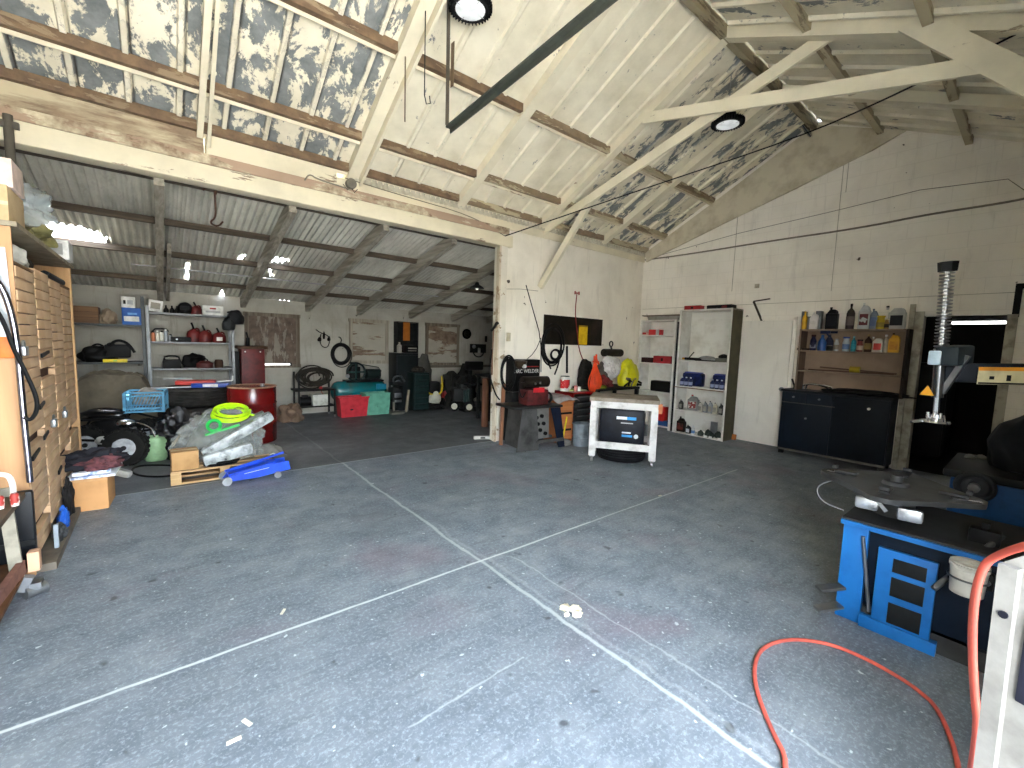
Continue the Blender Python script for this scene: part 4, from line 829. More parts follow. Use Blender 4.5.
S('wall_ledge', B().bx(-1.2, 1.3, -.05, .04, -.03, .03), m_('#5d564a', .8), 'thin timber ledge across the rear wall under the last window', 'ledge', (on(1, 9.55, 470, 366).x, 9.55, on(1, 9.55, 470, 366).z))

# dark oddments filling the lower shelves of the far corner
for x_, z_, d_, l in ((-.85, .5, (.18, .14, .34), 'black lumpy bag low on the far left shelving behind the tarpaulin'), (-.45, .5, (.2, .14, .4), 'black crumpled cover low on the far left shelving, right of the lumpy bag')):
    S('dark_bundle', B().blob((0, 0, 0), d_, int(z_*10)+int(x_*-20), .2, 2, 4, True, .1), BLK, l, 'bundle', (x_, 9.2, z_), 0, 'dark bundles low on the far left shelving')
S('engine_cover', B().blob((0, 0, 0), (.17, .12, .24), 33, .15, 1.8, 4, True, .05), BLK, 'black engine cover low on the grey shelving between the two toolboxes', 'cover', ((x2+x3)/2+.02, 9.3, zE))
S('tyre_tube', B().coil((0, 0, .04), .17, .03, 3, 'z', .03, .02), RUB, 'black rubber tubes piled on the bottom of the grey shelving', 'tube', ((x2+x3)/2-.15, 9.22, .36))
S('black_crate', B().bx(-.22, .22, -.15, .15, 0, .34, .02), BLK, 'black crate low on the grey shelving left of the red cabinet', 'crate', ((x2+x3)/2+.2, 9.25, .351))
# ================================================================ PARTITION WALL and what stands along it
y = YN
# black board on the wall
x0, x1, z0, z1 = RY(YN-.02, 544, 317, 602, 345)
S('wall_board', B().bx(-(x1-x0)/2, (x1-x0)/2, -.012, .012, -(z1-z0)/2, (z1-z0)/2), m_('#16130f', .5, c2='#2b231b', sc=3), 'black rectangular board fixed on the white partition wall', 'board', ((x0+x1)/2, YN-.014, (z0+z1)/2))
q = on(1, YN-.05, 583, 334)
t = T('yellow_tag', 'yellow paper tag hanging on the black wall board', 'tag', q); P('paper', B().bx(-.12, .12, -.004, 0, -.2, .16), m_('#d9b41a', .6, c2='#b8920f'), t); P('header_strip', B().bx(-.12, .12, -.006, -.004, .13, .16), m_('#8a6b1a', .6), t)
q = on(1, YN-.09, 553, 345)
S('black_hose_coil', B().coil((0, 0, 0), .24, .014, 4, 'y', .03, .02, 1.3).tube([(-.1, 0, -.3), (-.05, -.02, -.42)], .014).tube([(.2, 0, -.15), (.12, -.02, -.38), (.05, -.02, -.52)], .014, smooth=2).coil((.05, -.02, -.16), .1, .014, 2, 'y', .02, .01, .8), BLK, 'black rubber hose coiled on the wall at the left of the black board', 'hose', q)
q0 = on(1, YN-.02, 526, 285); q1 = on(1, YN-.02, 541, 338); q2 = on(1, YN-.02, 541, 372)
wire('hanging_cable', [q0, on(1, YN-.02, 533, 310), q1, q2], .008, BLK, 'black cord running down the partition wall behind the hose coil', sm=1)
wire('hanging_cable', [q1, on(1, YN-.03, 535, 352), on(1, YN-.06, 524, 362)], .006, BLK, 'thin black cord branching down to the welder box', sm=1)
wire('hanging_cable', [on(1, YN-.02, 577, 293), on(1, YN-.02, 575, 312), on(1, YN-.05, 577, 330), on(1, YN-.05, 579, 350), on(1, YN-.05, 584, 362)], .009, m_('#8c2f2a', .5), 'thin red cord hanging from a hook past the yellow tag', sm=2)
S('cord_hook', B().bx(-.06, .06, -.01, .01, -.01, .01).bx(-.06, -.045, -.015, .01, -.03, .03).bx(.045, .06, -.015, .01, -.03, .03), m_('#a1554b', .6), 'small reddish hook on the partition wall holding the red cord', 'hook', on(1, YN-.014, 577, 293))
wire('black_strap', [on(1, YN-.03, 567, 346), on(1, YN-.03, 567, 360), on(1, YN-.03, 567, 373)], .02, BLK, 'short black strap hanging straight down under the wall board', 'strap', sm=0)
q = on(1, YN-.02, 540, 286)
S('wall_wire', B().tube([on(1, YN-.01, 503, 289)-q, on(1, YN-.01, 520, 289)-q, on(1, YN-.01, 538, 291)-q], .004), m_('#8a8272'), 'thin wire stretched to the foot of the knee brace', 'cable', q)
S('socket_box', B().bx(-.035, .035, -.03, .0, -.07, .07, .008).cyl((0, -.035, .03), (0, -.02, .03), .015, n=10), m_('#bdb49a', .5), 'cream electric socket box beside the partition post', 'socket', on(1, YN-.005, 508, 337))
q = on(1, 5.46, 494, 330); t = T('pipe_bracket', 'black clamp bracket with a loose pipe hung on the cream post', 'bracket', q)
P('clamp', B().tube([(-.06, 0, -.02), (0, -.03, .06), (.03, -.02, .12), (.06, -.02, .1)], .022, smooth=1), BLK, t); P('pipe', B().tube([(-.02, -.02, .05), (-.04, -.03, -.4), (-.03, -.02, -.7)], .012), m_('#7a5b46', .6), t); P('hose', B().tube([(-.05, -.02, -.3), (-.1, -.04, -.7), (.02, -.05, -1.0), (.12, -.04, -1.1)], .012, smooth=2), BLK, t)
q = fl(484, 439); t = T('spirit_level', 'short pale level lying on the floor at the foot of the cream post', 'level', (q.x+.02, q.y, 0), -.5); P('body', B().bx(-.19, .19, -.035, .035, 0, .05, .005), m_('#b4b3aa', .5), t); P('slot', B().bx(-.08, -.0, -.037, -.034, .012, .04), BLK, t); P('vial', B().bx(.08, .12, -.037, -.034, .012, .04), YEL, t)
# ---- steel anvil bench with grinder + charger
IR = m_('#4b4b49', .55, .3, c2='#2c2b2a', sc=6)
t = T('steel_stand', 'grey steel stand with splayed plates carrying a red engine, by the cream post', 'stand', (4.50, 4.98, 0), -.12)
A, H = .36, .63
b = B(); 
P('left_plate', B().prism([(-.30, 0), (.30, 0), (.20, H), (-.20, H)], 'x', -.30, -.285).rot(Matrix.Translation((0, 0, 0)) @ Matrix.Shear('XZ', 4, (0, 0)) if False else Matrix.Identity(4)), IR, t)
P('front_leg', B().prism([(-.44, 0), (-.04, 0), (-.10, H), (-.36, H)], 'y', -.28, -.265), IR, t)
[P('right_leg', B().prism([(.34, 0), (.46, 0), (.34, H), (.16, H)], 'y', k_*.28-.008, k_*.28+.008), m_('#141a28', .5), t) for k_ in (-1, 1)]; P('front_bar', B().bx(-.1, .42, -.3, -.27, .10, .15), IR, t)
P('center_plate', B().prism([(-.05, .12), (.28, .12), (.26, H-.02), (-.02, H-.02)], 'y', -.1, -.085), m_('#6f6e6a', .5, .3), t)
P('crossbar', B().bx(-.3, .4, -.03, .03, .1, .14), IR, t)
P('table_plate', B().bx(-.5, .40, -.27, .27, H, H+.035, .004), m_('#222221', .5, .3), t)
b = B(); [P('round_cutter', B().cyl((x_, -.1, z_), (x_, -.125, z_), .03, n=12), BLK, t) for x_, z_ in ((.02, .46), (.12, .48), (.05, .36), (.16, .36), (.1, .26), (.2, .2))]
TZ = H+.035
t = T('red_engine', 'dusty red engine with a horizontal black tank on the grey steel stand', 'engine', (4.46, 4.93, TZ), -.12)
P('block', B().box((.02, 0, .12), (.40, .26, .24), bev=.03), m_('#4d1a1a', .55, c2='#251010'), t); P('nameplate', B().bx(-.08, .12, -.142, -.13, .2, .27), m_('#b3252c', .4), t)
P('tank', B().cyl((-.2, .0, .35), (.27, 0, .35), .085).cyl((-.2, -.06, .30), (-.26, -.06, .30), .05), m_('#1c1713', .4), t); P('knob', B().cyl((-.03, -.09, .33), (-.03, -.11, .33), .02).cyl((.06, -.09, .34), (.06, -.11, .34), .02), CHR, t)
P('flywheel', B().tor((.3, -.02, .1), .07, .02, 'x', 20, 6), BLK, t); P('rope', B().tube([(-.2, -.1, .2), (-.3, -.15, .1), (-.35, -.1, .35), (-.25, -.05, .4)], .01, smooth=2), BLK, t)
q = on(1, 5.38, 524, 373)
t = T('arc_welder', 'black welder box lettered in white against the partition wall', 'welder', (q.x, 5.4, TZ+.152)); 
S('stand_block', B().bx(-.3, .3, -.1, .1, 0, TZ+.15), DGR, 'dark block behind the steel stand carrying the welder box', 'block', (q.x, 5.4, 0))
P('case', B().bx(-.29, .29, -.09, .1, 0, .52, .012), m_('#0f0f10', .4), t); TXT('lettering', 'ARC WELDER', .085, m_('#d5d5d0', .5), t, (.0, -.092, .33), RW); P('red_line', B().bx(-.02, .26, -.093, -.09, .40, .412), RED, t)
for k in range(3): P('dial', B().cyl((-.02+.09*k, -.09, .21), (-.02+.09*k, -.1, .21), .018), STEEL, t)
P('round_lamp', B().lathe([(0, -.13), (.05, -.12), (.1, -.07), (.11, 0), (.0, .02)], (-.17, -.12, .50), 20, 'z'), m_('#33291f', .5), t); P('bulb', B().cyl((-.17, -.2, .42), (-.17, -.24, .42), .03), WPL, t)
S('board_plank', B().beam((0, 0, 0), (.10, .1, .95), .06, .03), m_wood('#7b4a26', '#4f2e17', 'z'), 'brown plank leaning between the cream post and the welder box', 'plank', (4.20, 5.15, .665)).location = (4.12, 5.25, 0)
S('cable_loop', B().coil((0, 0, 0), .13, .014, 3, 'y', .02, .02, 1.9), BLK, 'black cable loops hanging on the plank by the post', 'cable', on(1, 5.32, 508, 372))
# ---- wooden cabinet with paper on top
x0, x1, z0, z1 = RY(4.95, 556, 398, 577, 441)
t = T('wooden_cabinet', 'small open-fronted orange wooden cabinet beside the steel stand', 'cabinet', (5.17, 5.08, 0), -.1); W = .17; H = .66
OW = m_wood('#a9683a', '#8a4f28', 'z'); 
P('side', B().bx(-W, -W+.02, -.2, .25, 0, H), OW, t); P('side', B().bx(W-.02, W, -.2, .25, 0, H), OW, t); P('back', B().bx(-W, W, .23, .25, 0, H), OW, t); P('top', B().bx(-W-.01, W+.01, -.22, .25, H, H+.02), OW, t)
P('front_panel', B().bx(-W+.02, W-.02, -.2, -.185, .04, H), m_wood('#b5733f', '#93572c', 'x'), t)
P('hinge_strap', B().bx(-W, W-.03, -.21, -.2, H*.70, H*.75), BLK, t); P('hinge_strap', B().bx(-W, W-.03, -.21, -.2, H*.28, H*.33), BLK, t); P('shelf', B().bx(-W+.02, W-.02, -.18, .23, .3, .32), OW, t)
S('yellow_stick', B().cyl((0, 0, 0), (.08, 0, .42), .012, n=8), YEL, 'thin yellow stick leaning against the orange cabinet front', 'stick', (5.02, 4.79, .02))
def paper(u, v): return Vector(((u-.5)*.5, (v-.5)*.5, .03+.05*math.sin(u*3)*1+.03*noise.noise(Vector((u*4, v*4, 2)))-.14*max(0, .25-v)**1*1.5))
b = B(); b.sheet(paper, 16, 16); o = S('draped_cloth', b, m_('#8f8a88', .8, c2='#6c5f60', sc=8), 'rumpled grey-pink cloth draped over the top of the orange cabinet', 'cloth', (5.14, 5.03, H+.025)); solid(o, .004)
S('work_shoe', B().blob((0, 0, 0), (.14, .09, .10), 5, .15, 2, 3), m_('#77756e', .8), 'grey work shoe lying at the foot of the orange cabinet', 'shoe', (4.98, 4.72, 0))
# ---- red tool chest
t = T('tool_chest', 'open red tool chest with dark drawers between the orange cabinet and the grey bin', 'tool chest', (5.64, 5.15, 0)); W = .26; H = .80
RD = m_('#8f1216', .35)
P('frame', B().bx(-W, -W+.02, -.22, .22, .05, H).bx(W-.02, W, -.22, .22, .05, H).bx(-W, W, .2, .22, .05, H).bx(-W, W, -.22, .22, H-.03, H).bx(-W, W, -.22, .22, .05, .07), RD, t)
for k in range(6):
    d = P('drawer', B().bx(-W+.025, W-.025, -.225, .18, .09+k*.11, .18+k*.11, .004), m_('#2e2f30', .4), t); P('handle', B().bx(-W*.6, W*.6, -.24, -.226, .16+k*.11, .172+k*.11), m_('#55585a', .4), d)
for sx in (-1, 1):
    for sy in (-1, 1): P('caster', B().cyl((sx*W*.8-.015, sy*.17, .026), (sx*W*.8+.015, sy*.17, .026), .026), BLK, t)
def can(x_, y_, z_, r, h, col, cap, label, nm='tin_can', band=None):
    t = T(nm, label, 'can', (x_, y_, z_)); P('body', B().lathe([(r*.97, 0), (r, .008), (r, h-.008), (r*.97, h)], n=24), col, t); P('lid', B().cyl((0, 0, h), (0, 0, h+.01), r*.9), cap, t)
    if band: P('label', B().lathe([(r*1.01, h*.2), (r*1.01, h*.8)], n=24, cap=False), band, t)
    return t
q = on(1, 5.3, 560, 374)
can(5.45, 5.2, H, .085, .25, WHT, DGR, 'large red and white tin standing on the tool chest left corner', band=m_('#b51f22', .4, c2='#d7d2c8', sc=7, th=(.5, .52)))
can(5.58, 5.06, H, .03, .09, m_('#cc8888', .5), RED, 'small pink bottle beside the red and white tin', 'small_bottle'); can(5.66, 5.06, H, .035, .07, WPL, WHT, 'small white pot on the red tool chest', 'small_pot')
S('magazine', B().bx(-.2, .2, -.1, .1, 0, .015, .003), m_('#b3b86a', .5, c2='#7fa0a0', sc=5), 'yellow-green leaflet lying on the red tool chest', 'leaflet', (5.66, 5.18, H+.001), -.2).location.x = 5.68
# ---- grey bin
q = fl(585, 447)
t = T('waste_bin', 'round grey metal bin between tool chest and white table', 'bin', (q.x+.03, q.y+.12, 0)); P('body', B().lathe([(.125, 0), (.14, .34), (.15, .345), (.15, .36), (.135, .36), (.12, .02)], n=28), m_('#78828b', .45, .2, c2='#5c646b'), t)
P('hoop', B().tor((0, 0, .12), .131, .005, n=28), m_('#6a737b', .4), t)
# ---- things hung on wall above
q = on(1, 5.33, 594, 373)
def cordh():
    b = B()
    for k in range(16):
        a = -.5+k/15.; b.tube([(a*.03, 0, .3), (a*.08+random.uniform(-.01, .01), -.02, .1), (a*.36+random.uniform(-.02, .02), -.04-.03*math.cos(a*3), -.12), (a*.32, -.03-.05*math.cos(a*3), -.28), (a*.08, -.02, -.34)], .011, 6, smooth=2)
    b.tube([(0, -.03, .33), (.0, -.04, .24), (.05, -.05, .16)], .016, smooth=1).tor((0, -.03, .2), .045, .015, 'z'); return b
S('extension_cord', cordh(), m_('#d2421a', .5, c2='#b13512'), 'bundled orange extension cord hanging beside the white bag', 'cord', (on(1, 4.98, 594, 373).x, 4.98, on(1, 4.98, 594, 373).z))
q = on(1, 5.42, 585, 371); S('black_bag', B().blob((0, 0, -.25), (.19, .1, .5), 6, .12, 1.6, 4, False, .05), m_('#12110f', .7, c2='#2a2520', sc=12), 'black cloth bag hung on the wall left of the orange cord', 'bag', (q.x, 5.40, q.z-.03))
q = on(1, 5.2, 609, 366); 
S('white_bag', B().blob((0, 0, -.22), (.22, .17, .36), 8, .12, 1.6, 5, False, .08), m_('#c9c6c3', .35, c2='#a39f9c', sc=6, bp=.6), 'crumpled white plastic bag hanging between orange cord and yellow bag', 'bag', (q.x, 5.16, q.z+.06))
q = on(1, 5.1, 628, 374)
S('yellow_bag', B().blob((0, 0, 0), (.25, .16, .52), 13, .08, 1.2, 5, True, .05), m_('#c5c016', .4, c2='#9c9812', sc=5, bp=.6), 'bright yellow plastic bag slumped behind the white table', 'bag', (q.x-.10, 5.02, .845))
# dark roller over them
q = on(1, 5.3, 617, 353); S('dark_roll', B().cyl((-.26, 0, 0), (.28, 0, 0), .075).cyl((-.3, 0, 0), (.3, 0, 0), .03), m_('#25211c', .8), 'dark rolled bundle lying high behind the white and yellow bags', 'roll', (q.x, 5.42, q.z))
q = on(1, 5.4, 612, 344); S('round_ring', B().tor((0, 0, 0), .05, .013, 'y').tube([(0, 0, -.06), (.02, -.01, -.12), (0, 0, -.16)], .02), m_('#333029', .5, .4), 'small dark ring hook standing above the rolled bundle', 'ring', (q.x, 5.42, q.z))
# bench behind the white table loaded with junk
b0 = on(1, 5.0, 600, 395); zb = .80
t = T('back_bench', 'low dark bench along the partition wall behind the white table', 'bench', (6.55, 5.16, 0)); P('top', B().bx(-.62, .62, -.3, .3, zb, zb+.04), DGR, t)
for sx in (-1, 1):
    for sy in (-1, 1): P('leg', B().bx(sx*.58-.03, sx*.58+.03, sy*.26-.03, sy*.26+.03, 0, zb), DGR, t)
zt2 = zb+.04
lump('red_rag', 'dark red rags heaped below the white plastic bag', 'rag', 6.36, 5.12, zt2, (.22, .14, .2), m_('#6d2223', .8, c2='#3a1517', sc=6), 22, .25, 2.4)
lump('grey_sack', 'grey sack bulging under the white plastic bag', 'sack', 6.45, 5.22, zt2, (.22, .14, .42), m_('#4c4a45', .8), 24, .15)
lump('olive_cloth', 'small olive cloth on the bench left of the yellow bag', 'cloth', 6.16, 4.93, zt2, (.08, .05, .06), m_('#7f8a2e', .7), 2, .1)
# bicycle parts / wiper at right of bench
t = T('bicycle_parts', 'tangle of dark tools with chrome levers at the right end of the back bench', 'tools', (6.95, 4.95, zt2))
b = B(); rnd = random.Random(4)
for k in range(10): b.tube([(rnd.uniform(-.25, .3), rnd.uniform(-.1, .1), rnd.uniform(.01, .05)), (rnd.uniform(-.2, .2), rnd.uniform(-.1, .1), rnd.uniform(.05, .22)), (rnd.uniform(-.25, .35), rnd.uniform(-.1, .1), rnd.uniform(.01, .1))], .02, smooth=2)
P('dark_tools', b, BLK, t); P('chrome_levers', B().tube([(-.12, -.13, .02), (-.1, -.15, .12), (-.02, -.14, .18), (.04, -.12, .15)], .012, smooth=1).cyl((-.25, -.12, .17), (-.16, -.12, .16), .025), CHR, t)
# ---- white work table on casters with tyres below
F0 = fl(592, 461); F1 = fl(652, 467)
ang = math.atan2(F1.y-F0.y, F1.x-F0.x); L = (F1-F0).length
t = T('work_table', 'white painted wooden work table on casters in front of the bags', 'table', ((F0.x+F1.x)/2, (F0.y+F1.y)/2, 0), ang)
WH2 = m_('#c9c8c4', .6, c2='#8d8a84', sc=5, th=(.5, .7)); h0 = .87; D = .60; w = L/2
P('tabletop', B().bx(-w-.07, w+.05, -.05, D+.05, h0-.02, h0+.03, .004), m_('#8b8173', .7, c2='#5f5649', sc=6), t); P('apron', B().bx(-w-.05, w+.03, -.04, -.0, h0-.11, h0-.021), WH2, t); P('apron', B().bx(-w-.05, w+.03, D, D+.04, h0-.11, h0-.021), WH2, t)
P('side_rail', B().bx(-w-.05, -w-.01, .0, D, h0-.11, h0-.021), WH2, t); P('side_rail', B().bx(w-.01, w+.03, .0, D, h0-.11, h0-.021), WH2, t)
for sx, xx in ((-1, -w-.01), (1, w-.01)):
    for yy in (0, D):
        P('leg', B().bx(xx-.045, xx+.045, yy-.035, yy+.055, .085, h0-.09, .004), WH2, t)
        c = P('caster', B().cyl((xx-.015, yy+.01, .032), (xx+.015, yy+.01, .032), .032).bx(xx-.03, xx+.03, yy-.02, yy+.04, .07, .085), m_('#8f8f8d', .3, .8), t)
P('lower_rail', B().bx(-w+.03, w-.05, -.03, .01, .20, .29), WH2, t); P('lower_rail', B().bx(-w+.03, w-.05, D, D+.04, .20, .29), WH2, t)
def placed(px, py_, t_): pass
# tyres leaning under the table: two boxed black items with stickers
TL = t
R_ = .33
tt = S('car_tyre', tiremesh(.34, .22), m_('#0c0c0e', .7, c2='#18181b'), 'black tyre lying flat on the floor under the white table', 'tyre', tuple(t.matrix_basis @ Vector((-.02, .34, .118))))
t2 = T('printed_box', 'black printed box with white and blue labels under the white table', 'box', tuple(t.matrix_basis @ Vector((-.02, .34, .24))), ang)
P('body', B().bx(-.31, .30, -.25, .22, 0, .50, .05), m_('#0e1016', .45, c2='#181c26'), t2)
P('label', B().bx(-.08, .18, -.255, -.252, .36, .40, .002), m_('#e6eef2', .5), t2); P('label_blue', B().bx(.06, .18, -.258, -.254, .36, .40), m_('#2a8fd0', .5), t2); P('label', B().bx(-.02, .14, -.255, -.252, .305, .32), LGR, t2)
P('lower_label', B().bx(.0, .14, -.255, -.252, .12, .15), m_('#2a8fd0', .5), t2); P('lower_print', B().bx(.0, .12, -.255, -.252, .17, .19), m_('#d9dde2', .5), t2); P('round_mark', B().cyl((.19, -.252, .135), (.19, -.256, .135), .03), m_('#cfd6db', .4), t2)
S('orange_block', B().bx(-.03, .03, -.02, .02, -.08, .05, .004), m_('#c27a4f', .6), 'small orange wood block on the side of the white table leg', 'block', tuple(t.matrix_basis @ Vector((w+.058, .05, .80)))).rotation_euler = (0, 0, ang)
# ================================================================ BOOKCASES on the east wall
BW = m_('#d6d4cc', .55, c2='#bdb9ae', sc=4)
def bookcase(y0, y1, x0, dep, H, shelves, label, sidemat=BW, rz=0, thick=.025, edge=BW):
    W = (y0-y1)/2; t = T('bookcase', label, 'bookcase', (x0, (y0+y1)/2, 0), rz)
    P('side_panel', B().bx(0, dep, W-thick, W, 0, H), BW, t); P('side_panel', B().bx(0, dep, -W, -W+thick, 0, H), sidemat, t); P('back_panel', B().bx(dep-.012, dep, -W, W, .05, H), BW, t); P('top_panel', B().bx(0, dep, -W, W, H-thick, H), BW, t)
    P('face_edge', B().bx(-.004, 0, -W, -W+thick+.01, 0, H).bx(-.004, 0, W-thick-.01, W, 0, H), BW, t)
    for z in shelves: P('shelf', B().bx(0, dep-.012, -W+thick, W-thick, z-.02, z), BW, t)
    return t
xb = 7.60
yl = on(0, xb, 672, 432).y; yr = on(0, xb, 722.6, 442).y
Hb = on(0, xb, 704, 309).z
sz = [on(0, xb, 697, k).z for k in (436, 412, 387.5, 361)]
bookcase(yl, yr, xb, .40, Hb, sz, 'tall white bookcase with a dark side, right of the shorter one', m_('#4a4632', .7, c2='#332f22', sc=3))
P_y = lambda px, py: on(0, xb+.08, px, py).y
# shorter bookcase in the corner
yl2 = on(0, xb+.05, 635, 420).y; yr2 = on(0, xb+.05, 669, 432).y; H2 = on(0, xb+.05, 655, 320).z
sz2 = [on(0, xb+.05, 655, k).z for k in (425, 391.5, 363, 335)]
bookcase(min(yl2, 5.5), yr2, xb+.05, .36, H2, sz2, 'narrow white bookcase in the corner beside the taller one')
S('metal_pan', B().lathe([(.33, .05), (.36, .08), (.37, .08), (.34, .0), (0, .0)], n=32, sy=.45).rot(Matrix.Rotation(PI/2, 4, 'Z')), m_('#8c8880', .4, .5), 'shallow grey metal pan resting on the corner bookcase top', 'pan', (xb+.25, (yl2+yr2)/2, H2+.001))
S('brown_board', B().bx(-.15, .15, -.4, .4, 0, .02), m_('#5a4a3b', .8), 'thin brown board laid over the metal pan on the corner bookcase', 'board', (xb+.27, (yl2+yr2)/2, H2+.083))
S('black_bar', B().bx(-.015, .015, -.015, .015, 0, H2-.04, .004), BLK, 'black upright strip filling the gap between the two white bookcases', 'bar', (xb+.08, yr2-.024, 0))
def shelfbox(name, label, cat, px0, px1, pt, zs, x_, mat, dep=.16, bev=.008, parts=(), off=0, group=None):
    ya = on(0, x_, px0, pt).y; yb = on(0, x_, px1, pt).y; zt_ = on(0, x_, (px0+px1)/2, pt).z; h = max(.03, zt_-zs)
    t = T(name, label, cat, (x_+dep/2+.01, (ya+yb)/2, zs), 0, group); W = (ya-yb)/2; P('body', B().bx(-dep/2, dep/2, -W, W, 0, h, bev), mat, t)
    for nm, cy_, cz, wy, hz_, m in parts: P(nm, B().bx(-dep/2-.003, -dep/2, W*(cy_-wy), W*(cy_+wy), h*(cz-hz_), h*(cz+hz_)), m, t)
    return t
s2 = xb+.08
shelfbox('parts_box', 'small pinkish box at the left of the upper shelf in the corner bookcase', 'box', 640, 648, 332, sz2[3], s2, m_('#c7a79a', .6), parts=(('print', 0, .5, .5, .3, RED),))
shelfbox('parts_box', 'red and white box beside the pinkish one in the corner bookcase', 'box', 648.5, 659, 329.5, sz2[3], s2, m_('#b3262a', .5), parts=(('white_side', -.7, .5, .3, .5, LGR),))
shelfbox('red_case', 'long red case on the middle shelf of the corner bookcase', 'case', 653, 671, 356, sz2[2], s2, m_('#8c1c24', .5), parts=(('latch', 0, .5, .1, .2, BLK),))
shelfbox('dark_case', 'dark maroon case left of the long red one in the corner bookcase', 'case', 641, 652, 357.5, sz2[2], s2, m_('#2b1517', .6))
shelfbox('black_tool_roll', 'black rolled tools filling the lower shelf of the corner bookcase', 'tools', 650, 670, 381, sz2[1], s2, BLK, bev=.03); 
shelfbox('red_tub', 'red tub on the bottom shelf of the corner bookcase', 'tub', 657, 664, 407, sz2[0]+.07, s2, m_('#b3201f', .4)); shelfbox('blue_tray', 'flat blue tray under the red tub', 'tray', 656, 670, 421, sz2[0], s2, m_('#1f4c86', .4)).location.z = sz2[0]
# things on the tall bookcase
sx_ = xb+.02
shelfbox('red_case', 'flat red case lying on top of the tall bookcase', 'case', 684, 700, 305.5, Hb, xb+.1, m_('#9c1d1f', .5), parts=(('latch', 0, .5, .15, .2, BLK),))
t = T('black_case', 'flat black case with a red end on top of the tall bookcase', 'case', (xb+.2, on(0, xb+.1, 715, 305).y, Hb), -.05); W = .30; P('body', B().bx(-.09, .09, -W, .16, 0, .075, .02), BLK, t); P('red_end', B().bx(-.092, .09, -.22, -.12, .0, .06, .01), DRED, t)
def onshelf(px, k): 
    p = on(0, sx_+.06, px, 400); return p.y
q = onshelf(699, 3)
t = T('long_tool', 'yellow and black long tool lying on the upper shelf of the tall bookcase', 'tool', (sx_+.1, onshelf(688, 0), sz[3])); P('body', B().tube([(0, .14, .03), (0, -.25, .03)], .025), BLK, t); P('tip', B().cyl((0, .14, .03), (0, .19, .03), .02), AMB, t); P('lever', B().tube([(0, .06, .05), (0, -.03, .16)], .01), DGR, t)
t = T('hand_planer', 'silver hand planer shape lying on the upper shelf of the tall bookcase', 'tool', (sx_+.14, onshelf(702, 0), sz[3])); P('body', B().blob((0, 0, 0), (.07, .17, .1), 3, .03), STEEL, t); P('base', B().bx(-.07, .07, -.2, .2, 0, .02), DGR, t)
t = T('circular_saw', 'dark round-backed tool at the right of the upper shelf of the tall bookcase', 'tool', (sx_+.13, onshelf(719, 0)+.01, sz[3])); P('body', B().bx(-.07, .07, -.12, .12, 0, .07, .02), m_('#5c5b52', .5), t); P('top', B().blob((0, 0, .06), (.06, .09, .08), 4, .05), BLK, t)
JS = (1, 1, 1, 1)
def jug(name, label, x_, y_, z_, w, d, h, mat, cap, lab=None, group=None, neck=.35, rz=0, handle=True):
    w *= JS[0]; d *= JS[0]; h *= JS[1]
    t = T(name, label, 'bottle', (x_, y_, z_), rz, group)
    b = B(); b.box((0, 0, h*.36), (d, w, h*.72), bev=min(w, d)*.2); b.box((0, w*.12*0, h*.80), (d*.8, w*.9, h*.2), bev=min(w, d)*.15, tp=.5); b.cyl((0, w*neck*.4, h*.84), (0, w*neck*.4, h*.94), min(w, d)*.16, n=12)
    P('body', b, mat, t); P('cap', B().cyl((0, w*neck*.4, h*.93), (0, w*neck*.4, h), min(w, d)*.18, n=14), cap, t)
    if handle: P('handle', B().tube([(0, -w*.05, h*.86), (0, -w*.38, h*.84), (0, -w*.42, h*.62)], w*.06, 6, smooth=1), mat, t)
    if lab: P('label', B().bx(-d/2-.004, -d/2-.001, -w*.36, w*.36, h*.15, h*.58, .001), lab, t)
    return t
def bottle(name, label, x_, y_, z_, r, h, mat, cap, lab=None, neck=.35, group=None):
    r *= JS[2]; h *= JS[3]
    t = T(name, label, 'bottle', (x_, y_, z_), 0, group)
    P('body', B().lathe([(r*.92, 0), (r, .01), (r, h*.62), (r*.8, h*.72), (r*neck, h*.82), (r*neck, h*.9)], n=20), mat, t); P('cap', B().cyl((0, 0, h*.89), (0, 0, h), r*neck*1.2, n=14), cap, t)
    if lab: P('label', B().lathe([(r*1.02, h*.15), (r*1.02, h*.5)], n=20, cap=False), lab, t)
    return t
# two shrink-wrapped trays of blue bottles
for nm, pa, pb, n_, side in (('left', 679, 699, 2, 'left'), ('right', 709, 725, 3, 'right')):
    ya = onshelf(pa, 0); yb = onshelf(pb, 0); W = (ya-yb)/2
    for j in range(n_+1):
        bottle('oil_bottle', 'small dark blue bottle with pale label in the %s bunch, %s' % (side, ('first from the left', 'second from the left', 'third from the left', 'fourth from the left')[j]), sx_+.05, ya-.04-j*.085, sz[2], .036, .17, m_('#16204a', .4), m_('#c8cdd6', .4), m_('#8d97b5', .5))
    t = T('oil_carton', 'dark blue bundle of bottles behind the %s bunch on the second shelf' % side, 'carton', (sx_+.18, (ya+yb)/2, sz[2])); P('body', B().bx(-.07, .07, -W, W, 0, .25, .04), m_('#131a33', .35, c2='#1d2b66'), t); P('lid', B().bx(-.06, .06, -W*.8, W*.8, .245, .265, .01), m_('#243a9a', .3), t)
S('brown_liner', B().bx(-.14, .12, -.45, .48, 0, .008), m_('#6d5138', .8), 'brown cardboard sheet lining the second shelf of the tall bookcase', 'board', (xb+.14, (yl+yr)/2, sz[2]-.012)).location.z = sz[2]-.0285+.0
bpy.data.objects['brown_liner'].location = (xb-.005, (yl+yr)/2+.02, sz[2]-.035); bpy.data.objects['brown_liner'].scale = (.06, 1, 2)
